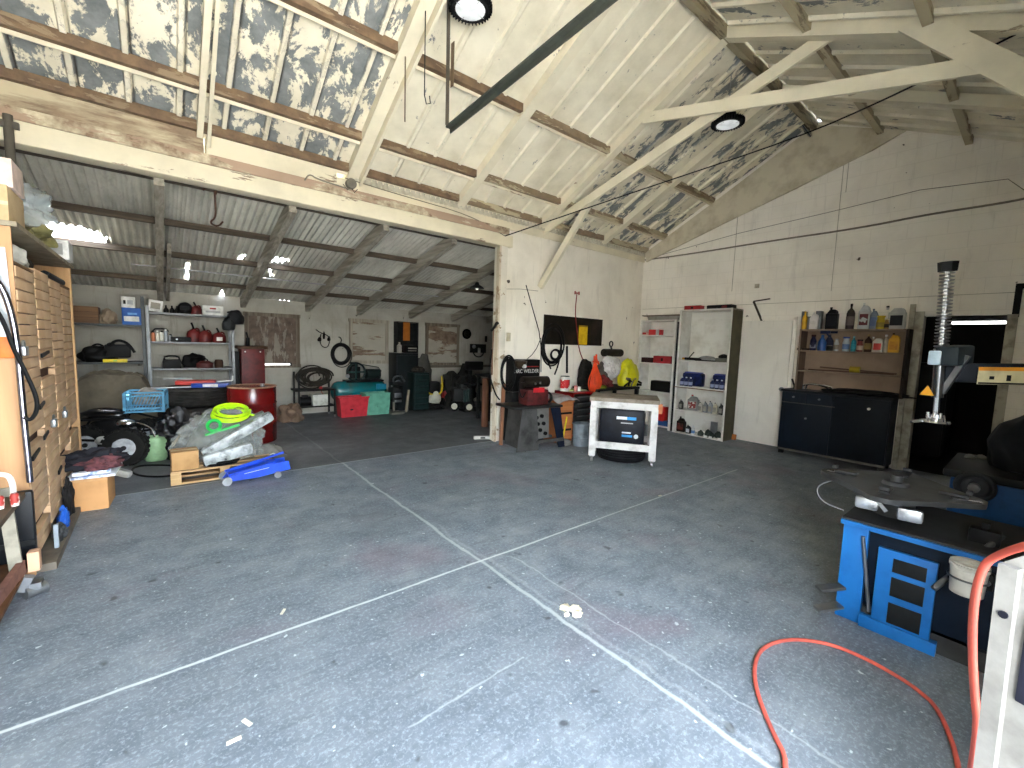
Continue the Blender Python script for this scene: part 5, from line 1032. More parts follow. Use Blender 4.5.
# shelf 3 row
jug('oil_jug', 'big silver jug with red label on the third shelf of the tall bookcase', sx_+.12, onshelf(692, 0), sz[1], .20, .1, .29, m_('#7f807d', .4), RED, m_('#7d2324', .5, c2='#c9c6bd', sc=20, th=(.5, .55)))
for j, (px, h, c, nm) in enumerate(((681.5, .17, '#33332f', 'dark'), (701, .17, '#c4c0b2', 'cream'), (706, .19, '#6c7072', 'slate grey'), (711, .21, '#8e9294', 'silver'), (716, .19, '#b1ab97', 'beige'), (722, .19, '#2d2e2c', 'black'))):
    jug('oil_bottle', '%s quart bottle on the third shelf of the tall bookcase' % nm, sx_+.06, onshelf(px, 0), sz[1], .075, .06, h+.01, m_(c, .45), BLK, m_('#8d8a80', .5), handle=False)
# bottom shelf
jug('oil_jug', 'big black jug with red print on the bottom shelf of the tall bookcase', sx_+.1, onshelf(682, 0), sz[0], .16, .09, .29, m_('#17120f', .4), BLK, m_('#5d221a', .5, c2='#1c1512', sc=25, th=(.5, .55)))
jug('oil_bottle', 'small black bottle with white label beside the black jug', sx_+.06, onshelf(690.5, 0), sz[0], .09, .06, .16, m_('#1b1d22', .4), BLK, m_('#b7bcc4', .5), handle=False)
bottle('spray_bottle', 'small white bottle in the middle of the bottom shelf of the tall bookcase', sx_+.05, onshelf(695.5, 0), sz[0], .032, .16, WPL, m_('#cfd3d6', .4), m_('#5f7fae', .5))
S('steel_bracket', B().bx(-.02, .0, -.06, .06, 0, .27).bx(-.03, -.02, -.03, .03, .05, .2), STEEL, 'upright steel bracket standing at the back of the bottom shelf', 'bracket', (sx_+.22, onshelf(711, 0)-.02, sz[0]))
for j, (px, d) in enumerate(((703, 0), (708, .09), (713, .02), (718, .1), (722, .03))):
    S('valve_part', B().blob((0, 0, 0), (.05, .055, .10+.02*(j % 2)), j+2, .12).cyl((-.03, 0, .03), (-.055, 0, .03), .02), m_('#39403a', .5, c2='#242824'), '%s dark green fitting with a pale end on the bottom shelf' % ('first', 'second', 'third', 'fourth', 'last')[j], 'fitting', (sx_+.06+d, onshelf(px, 0), sz[0]))
    if j in (1, 2, 4): S('white_tag', B().bx(0, .003, -.03, .03, 0, .035), WPL, 'small white tag in front of the dark fittings, %s' % {1: 'left one', 2: 'middle one', 4: 'right one'}[j], 'tag', (sx_+.0, onshelf(px, 0)-.03, sz[0]))
S('cardboard_scrap', B().box((0, 0, .05), (.02, .08, .1), rot=Matrix.Rotation(.2, 4, 'Y')), m_('#a0602f', .7), 'small orange-brown scrap leaning at the foot of the white door', 'scrap', (XW-.1, 3.38, 0))
# wall stickers and brackets on the east wall
S('angle_bracket', B().beam((0, .12, .0), (0, -.05, -.36), .02, .03).beam((0, .12, 0), (0, -.14, .03), .02, .02), m_('#3d362c', .6), 'dark angled bracket on the east wall above the white door', 'bracket', on(0, XW-.02, 761, 301))
S('socket_plate', B().bx(-.01, .008, -.035, .035, -.035, .035).bx(-.02, -.01, -.015, .02, -.01, .03), m_('#b3aa98', .6), 'small metal socket plate on the east wall between bookcase and door', 'socket', on(0, XW-.01, 757, 286))
S('black_bracket', B().bx(-.01, .01, -.03, .03, -.24, .16).bx(-.01, .01, -.12, -.03, .1, .16), BLK, 'black L-shaped bracket on the east wall right of the doorway', 'bracket', on(0, XW-.012, 1018, 297))
# ================================================================ DARK CABINET and hutch
xc = 7.62; ya = on(0, xc, 776.5, 451).y; yb = on(0, xc, 884, 471).y; hc = on(0, xc, 840, 394).z
NB = m_('#0d1620', .5, c2='#16212d', sc=3)
W = (ya-yb)/2; ym = (ya+yb)/2
t = T('base_cabinet', 'wide blue-black base cabinet with two doors below the bottle shelves', 'cabinet', (xc, ym, 0))
P('body', B().bx(.02, .40, -W, W, .06, hc-.03), NB, t); P('worktop', B().bx(-.01, .40, -W-.01, W+.01, hc-.03, hc), m_('#1a1c1e', .5), t); P('base_strip', B().bx(-.005, .02, -W, W, .06, .085), m_('#6e6b62', .6), t)
sp = on(0, xc, 829, 440).y-ym
for k, (a_, b_) in enumerate(((W, (W+sp)/2+.0), ((W+sp)/2, sp))):
    d = P('drawer', B().bx(0, .02, b_+.01, a_-.01, hc-.19, hc-.04, .003), NB, t); P('knob', B().cyl((-.025, (a_+b_)/2, hc-.11), (0, (a_+b_)/2, hc-.11), .014, n=12), STEEL, d)
d = P('door', B().bx(0, .02, sp+.01, W-.01, .09, hc-.21, .003), NB, t); P('knob', B().cyl((-.025, sp+.32, hc-.42), (0, sp+.32, hc-.42), .014, n=12), STEEL, d); P('trim_strip', B().bx(-.004, 0, sp-.03, W-.01, hc-.205, hc-.195), m_('#5a584f', .6), d)
d = P('door', B().bx(0, .02, -W+.01, sp-.01, .09, hc-.04, .003), m_('#0b131c', .5), t); P('knob', B().cyl((-.025, sp-.42, hc-.17), (0, sp-.42, hc-.17), .018, n=12), WPL, d)
for sy in (-1, 1): P('foot', B().bx(.02, .08, sy*W*.93-.03, sy*W*.93+.03, 0, .06), DGR, t); P('foot', B().bx(.32, .38, sy*W*.93-.03, sy*W*.93+.03, 0, .06), DGR, t)
# hutch
xh = 7.72; yA = on(0, xh, 797, 360).y; yB2 = on(0, xh, 906, 360).y; zh = on(0, xh, 850, 329).z
HW = m_('#8d7a68', .75, c2='#6a5a4b', sc=4); Wh = (yA-yB2)/2; yh = (yA+yB2)/2
t = T('bottle_shelf', 'open brown wooden shelf of bottles on the blue-black cabinet', 'shelf', (xh, yh, hc)); hh = zh-hc
zs1 = on(0, xh, 850, 351.5).z; zs2 = on(0, xh, 850, 373).z
P('side_panel', B().bx(0, .30, Wh-.025, Wh, 0, hh), m_wood('#7d6a58', '#5a4838', 'z'), t); P('side_panel', B().bx(0, .30, -Wh, -Wh+.03, 0, hh), m_('#2a241f', .8), t); P('back_panel', B().bx(.285, .30, -Wh, Wh, 0, hh), m_('#a08a76', .8, c2='#8a7563', sc=2), t)
for nm, z in (('top_panel', hh), ('shelf', zs1-hc), ('shelf', zs2-hc)): P(nm, B().bx(0, .285, -Wh+.025, Wh-.025, z-.022, z), HW, t)
JS = (.68, .86, .85, .92)
def hy(px, py=340): return on(0, xh+.1, px, py).y
X_ = xh+.1
zt = zh
S('silver_carton', B().bx(-.05, .05, -.13, .13, 0, .2, .004).bx(-.052, .052, -.13, -.06, .2, .28).bx(-.052, .052, .08, .13, .2, .28), m_('#73777a', .35, .5), 'torn silver carton on the left end of the bottle shelf top', 'carton', (X_+.06, hy(793, 312)-.05, zt)).location.y = min(hy(793, 312), yA-.10)
bottle('yellow_bottle', 'slim mustard yellow bottle second along the shelf top', X_-.02, hy(805, 322)+.0, zt, .04, .30, m_('#c79b1e', .5), m_('#b58a17', .5))
jug('white_jug', 'white jug with a white handle on the shelf top, left half', X_, hy(814.5, 320), zt, .17, .1, .30, m_('#d8d3d0', .4), WPL)
jug('black_jug', 'large square black jug standing alone on the shelf top', X_, hy(832, 320), zt, .23, .13, .38, m_('#0c0c10', .45), BLK, m_('#16161c', .5))
bottle('glass_bottle', 'dark glass bottle with long neck on the shelf top', X_, hy(850.5, 318), zt, .06, .40, m_('#3a3133', .25), BLK, m_('#5a4d4c', .5), neck=.25)
jug('white_jug', 'tall white jug with a maroon side label on the shelf top', X_, hy(864.5, 318), zt, .2, .12, .43, m_('#b9bcbc', .4), WPL, m_('#5a1f24', .5, c2='#b9bcbc', sc=7, th=(.5, .53)))
jug('clear_bottle', 'translucent bluish bottle right of the tall white jug', X_, hy(874, 320), zt, .14, .1, .33, m_('#6b7687', .3, alpha=.8), m_('#4f5b6d', .4), m_('#4a5a7c', .4), handle=False)
bottle('yellow_can', 'short yellow lidded can on the shelf top', X_-.02, hy(881, 324), zt, .058, .2, m_('#b39a1c', .5), m_('#c9ac20', .5), m_('#8d7d3a', .5), neck=.8)
bottle('small_jar', 'small amber jar tucked against the white gallon jug', X_-.03, hy(887.5, 325), zt, .036, .15, m_('#9c7a46', .5), m_('#d5cba8', .5), m_('#39332a', .5), neck=.8)
jug('white_gallon', 'broad white gallon jug with a black label at the right end of the shelf top', X_, hy(897, 320), zt, .27, .14, .37, m_('#a9aaa6', .4), DGR, m_('#16171a', .5), neck=1.5)
z1_ = zs1
S('shelf_rag', B().bx(-.03, .03, -.08, .08, 0, .03, .01), m_('#2b2520', .8), 'small dark oddment at the left end of the upper bottle row', 'rag', (X_, hy(801, 348)-.03, z1_))
bottle('spray_can', 'navy spray can with white print, first in the bottle row', X_, hy(813.5), z1_, .048, .26, m_('#1c1c3c', .4), m_('#3a2020', .5), m_('#a5a9b5', .5, c2='#1c1c3c', sc=18, th=(.45, .5)), neck=.6)
t = T('trigger_bottle', 'blue trigger spray bottle in the bottle row', 'bottle', (X_+.02, hy(822), z1_)); P('body', B().lathe([(.05, 0), (.055, .02), (.055, .13), (.02, .2), (.02, .24)], n=18), m_('#1d4f93', .3), t); P('trigger_head', B().box((0, -.03, .28), (.04, .13, .05), bev=.01).tube([(0, -.05, .26), (0, -.09, .2)], .012), m_('#14234a', .4), t)
t = T('trigger_bottle', 'dark navy trigger bottle just behind the blue one', 'bottle', (X_+.12, hy(824.5)-.03, z1_)); P('body', B().lathe([(.05, 0), (.055, .02), (.055, .15), (.02, .22), (.02, .25)], n=18), m_('#131a38', .3), t); P('trigger_head', B().box((0, -.03, .29), (.04, .13, .05), bev=.01), m_('#101833', .4), t)
bottle('small_jar', 'squat black jar between the trigger bottles and white can', X_-.03, hy(830, 348), z1_, .045, .09, DGR, m_('#8f8f88', .5), neck=.8)
bottle('spray_can', 'white spray can with a silver cap in the bottle row', X_, hy(837), z1_, .034, .2, m_('#c6c8c6', .4), m_('#9fa3a4', .4), m_('#9c8f80', .5), neck=.6)
bottle('spray_can', 'silver and blue tin in the middle of the bottle row', X_, hy(846.5), z1_, .05, .23, m_('#a9b3bd', .35), m_('#3a55a0', .4), m_('#5d77a6', .4), neck=.8)
bottle('teal_bottle', 'slim teal bottle beside the silver and blue tin', X_, hy(854), z1_, .036, .24, m_('#1f7f93', .35), m_('#7bb3bd', .4), m_('#2c93a8', .4))
bottle('red_tin', 'dark red tin with pale label in the bottle row', X_, hy(860.5), z1_, .042, .19, m_('#6a2220', .4), BLK, m_('#b9a59c', .5), neck=.8)
bottle('amber_bottle', 'brown bottle with a pale stripe in the bottle row', X_, hy(868.5), z1_, .05, .27, m_('#3a281c', .35), m_('#b59c6a', .5), m_('#8a7348', .5), neck=.3)
jug('white_jug', 'white slanted can with a red square label in the bottle row', X_, hy(878, 344), z1_, .17, .09, .25, m_('#cfc9bd', .4), WPL, m_('#b2281f', .5), neck=1.2)
bottle('cream_bottle', 'cream bottle squeezed behind the red labelled can', X_+.07, hy(885), z1_, .045, .27, m_('#b9ae9c', .4), WPL)
jug('yellow_jug', 'golden yellow jug with a handle at the right end of the bottle row', X_, hy(894.5, 342), z1_, .18, .1, .31, m_('#c7931d', .4), m_('#2a1f14', .5), m_('#a86f1a', .5, c2='#c7931d', sc=14))
t = T('long_rod', 'long brown rod with a yellow tape roll lying on the middle hutch shelf', 'rod', (X_, yh, zs2)); P('rod', B().beam((0, Wh*.55, .06), (0, -Wh*.85, .02), .03, .02).beam((.03, Wh*.8, .012), (.03, -Wh*.8, .012), .03, .02), m_('#5a4234', .7), t); P('tape_roll', B().cyl((0, -.02, .05), (0, -.14, .05), .045), m_('#a59322', .5), t)
t = T('chrome_pipes', 'chrome coil of pipe on the left of the cabinet worktop', 'pipe', (X_-.06, hy(812, 385), hc)); P('pipes', B().tube([(0, .1, .02), (0, .1, .1), (0, -.25, .1), (0, -.3, .02)], .014, smooth=2).tube([(.05, .08, .02), (.05, .05, .12), (.05, -.2, .07), (0, -.24, .03)], .012, smooth=2), CHR, t); P('upright_tools', B().cyl((0, .2, 0), (0, .26, .16), .014).cyl((.03, .24, 0), (.02, .2, .12), .012), DGR, t)
lump('dark_cloth_roll', 'long dark cloth bundle lying along the cabinet worktop', 'cloth', X_-.02, yh-.22, hc, (.1, .52, .08), BLK, 5, .15)
# ================================================================ LEFT SIDE: cubby cabinet and what is on and before it
JS = (1, 1, 1, 1)
PLY = m_wood('#b58a5f', '#9d744a', 'z', .6, .4); CUB = m_('#d0b08c', .75, c2='#bd9a76', sc=3); CUBD = m_('#4a2d22', .8)
Y0, Y1, XF, ZT = 4.0, 6.28, -.66, 2.2
t = T('parts_cabinet', 'tall plywood cabinet with four columns of small cardboard drawers by the left wall', 'cabinet', (XF, Y0, 0)); LY = Y1-Y0; dp = XF-XL-.01
P('side_panel', B().bx(-dp, .0, 0, .02, 0, ZT), PLY, t); P('side_panel', B().bx(-dp, .012, LY-.05, LY, .1, ZT), m_wood('#c39a6b', '#a57e52', 'z'), t)
P('back_panel', B().bx(-dp, -dp+.02, .02, LY, 0, ZT), CUBD, t); P('top_panel', B().bx(-dp, .03, -.02, LY+.03, ZT, ZT+.03), m_('#8f8571', .7, c2='#6d6350'), t)
P('inner_shelf', B().bx(-dp+.02, -.0, .02, LY-.05, 1.985, 2.0), m_('#8a6a4a', .7), t); P('base_board', B().bx(-dp, .09, .03, LY, 0, .05), m_('#6e665a', .8, c2='#4d473e', sc=4), t)
P('core', B().bx(-dp+.02, -.05, .02, LY-.05, .09, 1.98), CUBD, t)
rnd = random.Random(5); cw = (LY-.10)/4; dm = None
for c in range(4):
    for r_ in range(26):
        z = .10+.0725*r_+.022*((c*2) % 3)-.004
        if (c, r_) in ((0, 2), (1, 15), (2, 5), (0, 10), (3, 7)): continue
        out = rnd.uniform(-.001, .003); tilt = rnd.uniform(-.004, .004)
        b = B().box((0, 0, .034), (.04, cw-.026, .0635), bev=.002)
        if dm is None: d = P('drawer', b, CUB, t); dm = d
        else: d = dm.copy(); COL.objects.link(d); b.bm.free()
        d.parent = t; d.location = (-.02+out, .03+cw*(c+.5), z); d.rotation_euler = (tilt, 0, rnd.uniform(-.003, .003))
def cyz(px, py): q = on(0, XF+.02, px, py); return (XF+.02, q.y, q.z)
for j, (px, py, l) in enumerate(((24, 351, 'upper left'), (54, 423, 'right, half way down'), (65, 414, 'far right, half way down'))):
    q = cyz(px, py); S('latch', B().box((0, 0, 0), (.03, .09, .06), bev=.008).tor((0, 0, .04), .022, .007, 'x', 14, 6), STEEL, 'small grey latch hung on the cardboard drawers, %s' % l, 'latch', q)
for j, (px, py, w, l) in enumerate(((45, 353, .28, 'highest'), (42, 404, .16, 'second from the top'), (46, 434, .16, 'third from the top'), (36, 453, .22, 'fourth from the top'), (60, 469, .14, 'lowest'))):
    q = cyz(px, py); S('black_wedge', B().prism([(-w/2, 0), (w/2, .015), (w/2, -.005), (-w/2, -.03)], 'x', -.004, .006), BLK, 'dark tongue sticking out between the cardboard drawers, %s' % l, 'strip', q)
# things in the open top shelf
S('black_pipe', B().tube([(0, 0, 0), (0, .8, .0)], .03), BLK, 'black tube lying in the open shelf above the cardboard drawers', 'tube', (XF-.03, 5.2, 2.035))
for j, (yy, c, l, h) in enumerate(((4.45, '#b9b6ac', 'white', .16), (4.7, '#8d8a80', 'grey', .13), (5.0, '#3a342b', 'dark brown', .15), (4.3, '#5a4f40', 'brown', .12))):
    S('shelf_bundle', B().blob((0, 0, 0), (.12, .12, h), j+3, .2), m_(c, .8), '%s bundle in the open shelf above the cardboard drawers' % l, 'bundle', (XF-.13-.03*j, yy, 2.0))
ztop_ = ZT+.03
def topbox(name, label, cat, px0, px1, pt, pb, y_, mat, dep, parts=None):
    a, b_, z0, z1 = RY(y_, px0, pt, px1, pb); w = (b_-a)/2; tt = T(name, label, cat, ((a+b_)/2, y_+dep/2, ztop_)); P('body', B().bx(-w, w, -dep/2, dep/2, 0, z1-ztop_, .004), mat, tt); return tt, w, z1
tb, w_, zz = topbox('cardboard_box', 'big beige cardboard box on the near end of the cubby cabinet top', 'box', -40, 8, 181, 224, 4.02, m_('#c2ab86', .8, c2='#a8916c', sc=3), .42)
P('tape', B().bx(-w_, w_, -.212, -.21, (zz-ztop_)*.45, (zz-ztop_)*.55), m_('#d2bf98', .5), tb)
S('pink_carton', B().bx(-.3, .04, -.15, .15, 0, .17, .004), m_('#d9c3b8', .7), 'pale pink carton on top of the beige cardboard box', 'box', (on(1, 4.1, 3, 165).x, 4.22, zz))
q = on(1, 5.2, 36, 215); S('clear_bag', B().blob((0, 0, 0), (.24, .3, .36), 12, .2, 1.6, 5, True, .12), m_('#aab3b6', .12, c2='#c9d0d2', sc=6, bp=.8, alpha=.55), 'clear plastic bag bulging over the cubby cabinet top', 'bag', (-.84, 5.0, ztop_+.1))
S('olive_bag', B().blob((0, 0, 0), (.22, .3, .20), 14, .2, 1.8, 4, True, .1), m_('#8b8457', .35, c2='#5d5a3b', sc=6, bp=.6), 'olive yellowish plastic bag under the clear bag on the cabinet top', 'bag', (-.82, 5.0, ztop_))
a, b_, z0, z1 = RY(5.75, 44, 235, 68, 250); t = T('white_box', 'white box with a grey label near the far end of the cabinet top', 'box', ((a+b_)/2+.0, 5.9, ztop_)); w = (b_-a)/2; P('body', B().bx(-w, w, -.14, .14, 0, .17, .004), WPL, t); P('label', B().bx(-w*.6, w*.5, -.143, -.14, .04, .14), LGR, t)
# saw, tube, hose by the near panel
q = on(1, 3.96, 4, 340)
t = T('hand_saw', 'hand saw with an orange wooden handle hanging on the plywood cabinet side', 'saw', (q.x, 3.975, q.z)); P('blade', B().prism([(-.05, 0), (.045, 0), (.03, .55), (-.01, .55)], 'y', -.002, .002), STEEL, t); P('handle', B().bx(-.07, .05, -.012, .012, -.11, .02, .01), m_('#c9691f', .5), t)
pt = [on(1, 3.9, *k) for k in ((-18, 262), (0, 283), (11, 310), (18, 350), (22, 400), (27, 450), (30, 482))]; q = pt[-1].copy()
S('chrome_tube', B().tube([p-q for p in pt], .016, 10, smooth=2), m_('#a9a7b5', .2, 1.0), 'long bent chrome tube standing against the plywood cabinet edge', 'tube', q)
pt = [on(1, 3.88, *k) for k in ((-10, 300), (4, 322), (14, 350), (27, 375), (37, 398), (37, 412), (30, 421), (24, 417))]; q = pt[-1].copy()
S('black_hose', B().tube([p-q for p in pt], .011, 8, smooth=2), BLK, 'black hose curling in front of the cardboard drawers beside the chrome tube', 'hose', q)
# foreground cart
t = T('tool_cart', 'low timber cart with an upright slotted post at the left edge', 'cart', (-.635, 3.68, 0))
RBW = m_wood('#7d5546', '#5a3a2f', 'x'); PW = m_('#8e8878', .6, c2='#6f6a5c')
P('front_rail', B().beam((-.10, -.85, .14), (-.03, .02, .19), .08, .03, up=(1, 0, 0)).rot(Matrix.Identity(4)), RBW, t); P('tray', B().bx(-.42, -.02, -.6, .30, .13, .15), BRN, t)
P('post', B().beam((-.045, -.0, .12), (-.075, .0, .68), .055, .02, up=(0, 1, 0)), PW, t); P('tan_block', B().bx(-.01, .04, .03, .1, .14, .26, .004), m_('#c49b7c', .7), t); P('upper_board', B().bx(-.42, -.0, -.55, .05, .60, .63), m_('#5a4c3c', .8), t)
cs = P('caster', B().cyl((-.02, -.02, .035), (.06, .03, .035), .035).bx(-.0, .05, -.03, .04, .05, .09), STEEL, t); P('caster_fork', B().beam((-.03, .0, .05), (-.0, .0, .13), .05, .04), GRY, cs)
t = T('black_case', 'black plastic case with a white label behind the slotted post', 'case', (-.85, 3.93, .155), .0); P('body', B().bx(-.2, .22, -.06, .0, 0, .44, .02), m_('#121417', .4), t); P('label', B().bx(-.04, .11, -.064, -.061, .24, .40, .01), WPL, t); P('latch', B().bx(-.2, .22, -.07, -.06, .10, .13), DGR, t)
q = on(1, 3.5, 6, 470)
t = T('bent_handle', 'pale bent handle standing at the left edge over the red canisters', 'handle', (q.x-.02, 3.5, .63)); P('handle', B().tube([(-.12, 0, .17), (.0, 0, .18), (.04, 0, .15), (.04, 0, .0)], .013, smooth=2), m_('#c9c6bc', .5), t)
for j in range(3): S('red_canister', B().lathe([(.016, 0), (.018, .01), (.018, .06), (.012, .07), (0, .07)], n=14), m_('#8e2f28', .5, c2='#c9c2b8', sc=25, th=(.5, .55)), 'small red and white canister on the cart board, %s of three' % ('left', 'middle', 'right')[j], 'canister', (q.x-.07+.05*j, 3.42+.02*j, .631))
S('blue_can', B().cyl((-.05, 0, .03), (.08, 0, .03), .03), m_('#2a3f9c', .4), 'small blue cylinder lying in the timber cart tray', 'can', (-.86, 3.62, .151)); S('glass_jar', B().blob((0, 0, 0), (.05, .05, .12), 2, .05), m_('#8d9a96', .2), 'small greyish jar in the timber cart tray', 'jar', (-.93, 3.78, .151)); S('rust_tin', B().blob((0, 0, 0), (.05, .05, .09), 4, .05), m_('#7a3222', .6), 'rusty red tin in the timber cart tray', 'tin', (-.84, 3.76, .151))
# bits at the foot of the cubbies
lump('blue_rag', 'bright blue rag at the foot of the cubby cabinet', 'rag', XF+.045, 4.72, .051, (.035, .06, .16), m_('#1d55b0', .5), 3, .25)
S('white_strip', B().bx(-.012, .012, -.015, .015, 0, .17, .003), m_('#8e979c', .5), 'short white strip standing before the lowest cubby column', 'strip', (XF+.06, 4.30, .051)); lump('dark_glove', 'dark glove shape leaning on the lower cubbies', 'glove', XF+.04, 5.05, .051, (.035, .08, .30), m_('#221f1e', .8), 6, .2); lump('grey_scrap', 'grey scrap pile behind the white strip', 'scrap', XF+.05, 4.5, .051, (.035, .1, .1), m_('#4b4c4c', .8), 8, .25)
# cardboard box with papers and clothes
a = fl(74, 513); b_ = fl(109, 508); ang = math.atan2(b_.y-a.y, b_.x-a.x); L = (b_-a).length
t = T('cardboard_box', 'cardboard box on the floor before the cubby cabinet, topped with newspapers and clothes', 'box', (a.x, a.y, 0), ang); D = .36; Hh = .30
P('body', B().bx(0, L, 0, D, 0, Hh, .004), m_('#bd8d5c', .8, c2='#a57a4c', sc=3), t); P('flap', B().bx(-.005, L+.005, -.02, .004, Hh-.03, Hh-.0), m_('#c79a69', .8), t)
M0 = t.matrix_basis
def on_box(u, v, z): return tuple(M0 @ Vector((u, v, z)))
S('newspaper_pile', B().bx(-.03, L+.06, -.05, D+.02, 0, .02, .004).box((L*.5, D*.5, .035), (L+.02, D, .025), rz=.08, bev=.004), m_('#d6dae0', .7, c2='#8394b8', sc=14, th=(.55, .62)), 'blue and white printed newspapers on the cardboard box', 'newspaper', on_box(0, 0, Hh+.002), ang)
lump('dark_jacket', 'dark crumpled jacket lying on the newspapers', 'jacket', *on_box(L*.45, D*.55, Hh+.05), (.24, .17, .17), m_('#26262b', .9), 14, .25, 2, .2)
lump('plaid_cloth', 'dull red plaid cloth folded beside the dark jacket', 'cloth', *on_box(L*.80, D*.35, Hh+.05), (.16, .14, .13), m_('#6d4144', .9, c2='#2e2428', sc=14), 18, .2, 2, .15)
q = on_box(L+.13, D*.6, .0); S('clear_roll', B().beam((-.12, .05, .30), (.06, -.05, .24), .07, .07, bev=.03), m_('#8d8c85', .3), 'grey plastic roll poking out beside the jacket over the box edge', 'roll', (q[0]-.05, q[1], 0))
# ================================================================ FLOOR: scrap paper
q = fl(573, 611); rnd = random.Random(2)
b = B(); [b.blob((dx, dy, 0), (rx, ry, .02), k, .3, 2.5, 3, True, .2) for k, (dx, dy, rx, ry) in enumerate(((-.02, .04, .032, .034), (.02, -.0, .034, .034), (-.01, -.045, .034, .026), (-.065, -.01, .017, .014)))]
S('crumpled_paper', b, m_('#d8d0b4', .8, c2='#b3aa8c', sc=20), 'crumpled cream paper scrap lying alone in the middle of the floor', 'paper', (q.x, q.y, 0))
for j, (px, py, l) in enumerate(((234, 741, 'nearest the bottom edge'), (283, 612, 'left of the long joint'), (247, 723, 'beside the dark spots'), (660, 496, 'beyond the joint crossing'))):
    q = fl(px, py); S('paper_fleck', B().box((0, 0, .003), (.05, .015, .005), rz=j), m_('#cfc9b5', .8), 'tiny pale scrap on the floor, %s' % l, 'scrap', (q.x, q.y, 0))
# ================================================================ RIGHT: tyre changer
BB = m_('#1769b0', .45, c2='#12508a', sc=3); GM = m_('#3c3d3c', .6, .3, c2='#262726', sc=6); DM = m_('#5a5c5c', .5, .5, c2='#383a3a', sc=5)
t = T('tyre_changer', 'blue tyre changing machine with a grey star turntable in the right foreground', 'tyre changer', (3.18, .67, 0))
P('side_panel', B().bx(0, .62, -.12, 0, .0, .60, .006), BB, t); P('front_panel', B().bx(.03, .05, -.95, -.12, .10, .60, .004), m_('#0b1826', .5), t)
P('inner_panel', B().bx(.0, .03, -.42, -.17, .04, .50, .006), BB, t); P('base', B().bx(.03, .66, -.98, -.1, 0, .12), GM, t); P('front_sill', B().bx(-.02, .03, -.45, -.12, .0, .07, .004), BB, t)
for zz_, hh_ in ((.38, .08), (.24, .11), (.08, .12)): P('vent_cover', B().bx(-.006, .0, -.38, -.24, zz_, zz_+hh_, .02), m_('#1c1d1e', .5), t)
P('body', B().bx(.05, .66, -.98, -.0, .12, .58), m_('#10406e', .5), t); P('top_plate', B().bx(-.01, .70, -1.0, .01, .60, .625, .004), m_('#2c2d2d', .6, c2='#1c1c1c', sc=5), t); P('top_lip', B().bx(-.03, .0, -1.0, .01, .585, .612), BB, t)
P('lever', B().cyl((-.02, -.1, .54), (.0, -.16, .1), .009), STEEL, t)
for k in range(2): P('pedal', B().beam((-.02, -.03-.2*k*0, .08+.12*k), (-.13, .06, .05+.13*k), .06, .015), STEEL if k == 0 else DM, t)
P('oil_unit', B().bx(-.06, .0, -.62, -.46, .46, .54, .01), BLK, t)
cx_, cy_, cz_ = .30, -.17, .80
P('turntable_column', B().cyl((cx_, cy_, .62), (cx_, cy_, .79), .10), GM, t)
pts = []
for k in range(4):
    a = k*PI/2; R1, R2 = .41, .21
    for da, rr in ((-.16, R1*.97), (-.09, R1), (.09, R1), (.16, R1*.97), (PI/4, R2*1.5)): pts.append((cx_+rr*math.cos(a+da), cy_+rr*math.sin(a+da)*.93))
tb = P('turntable', B().prism(pts, 'z', cz_-.015, cz_+.012), m_('#484a4a', .5, .4, c2='#2a2b2b', sc=9), t)
for k in range(4):
    a = k*PI/2; c, s_ = math.cos(a), math.sin(a)
    j = P('slide_jaw', B().box((cx_+.27*c, cy_+.25*s_, cz_+.025), (.12, .05, .014), rz=a, bev=.004).box((cx_+.33*c, cy_+.31*s_, cz_+.05), (.025, .045, .02), rz=a, bev=.004), m_('#2f3030', .5, .5), tb)
P('hub', B().lathe([(.07, cz_+.012), (.06, cz_+.03), (.03, cz_+.035), (.03, cz_+.07), (0, cz_+.07)], (cx_, cy_, 0), 24), GM, tb)
P('edge_strip', B().beam((cx_-.02, cy_+.35, cz_+.014), (cx_-.04, cy_+.24, cz_+.014), .03, .006), CHR, tb); P('edge_strip', B().beam((cx_-.02, cy_-.36, cz_+.014), (cx_-.07, cy_-.24, cz_+.014), .03, .006), CHR, tb)
for k, (y_, x_) in enumerate(((.03, -.02), (-.17, -.06))):
    P('air_cylinder', B().box((x_+.1, cy_+y_+.06, .715), (.05, .11, .075), rz=.15, bev=.02), m_('#b9bcbf', .3, .8, c2='#77797c', sc=14), t)
P('cylinder_link', B().beam((.06, cy_+.07, .755), (.06, cy_-.07, .755), .02, .02).beam((.07, cy_+.05, .755), (.09, cy_+.0, .69), .015, .02), STEEL, t)
P('air_line', B().tube([(.2, .12, .78), (.1, .19, .74), (.05, .14, .66), (.1, .03, .63)], .004, smooth=2), GRY, t)
# mast, arm, hex shaft (mast stands at the rear right)
shx, shy = on(1, .41, 935, 425).x-3.18, .41-.67
sb = on(1, .41, 935, 425).z; st_ = on(0, 3.18+shx-.08, 948, 265); st_z = st_.z
top = Vector((st_.x-3.18, st_.y-.67, st_z)); bot = Vector((shx, shy, sb)); dv = (top-bot).normalized()
def along(py, px=940):
    best = min(range(101), key=lambda k: abs(_proj_y(bot+(top-bot)*k/100+Vector((3.18, .67, 0)))-py)); return bot+(top-bot)*best/100
def _proj_y(p):
    d = p-CP; return 384-FPX*d.dot(_u2)/d.dot(_fw)
P('mast', B().bx(.84, 1.0, -1.0, -.84, .0, 1.75, .01), m_('#123a66', .4), t); P('mast_foot', B().bx(.6, 1.0, -1.0, -.7, 0, .1), m_('#123a66', .4), t)
pa = along(372); P('swing_arm', B().beam(pa+Vector((.04, -.02, 0)), (.92, -.92, pa.z+.03), .08, .12, bev=.01), m_('#0e1722', .5), t)
arm = Vector((.92, -.92, pa.z+.03))-pa
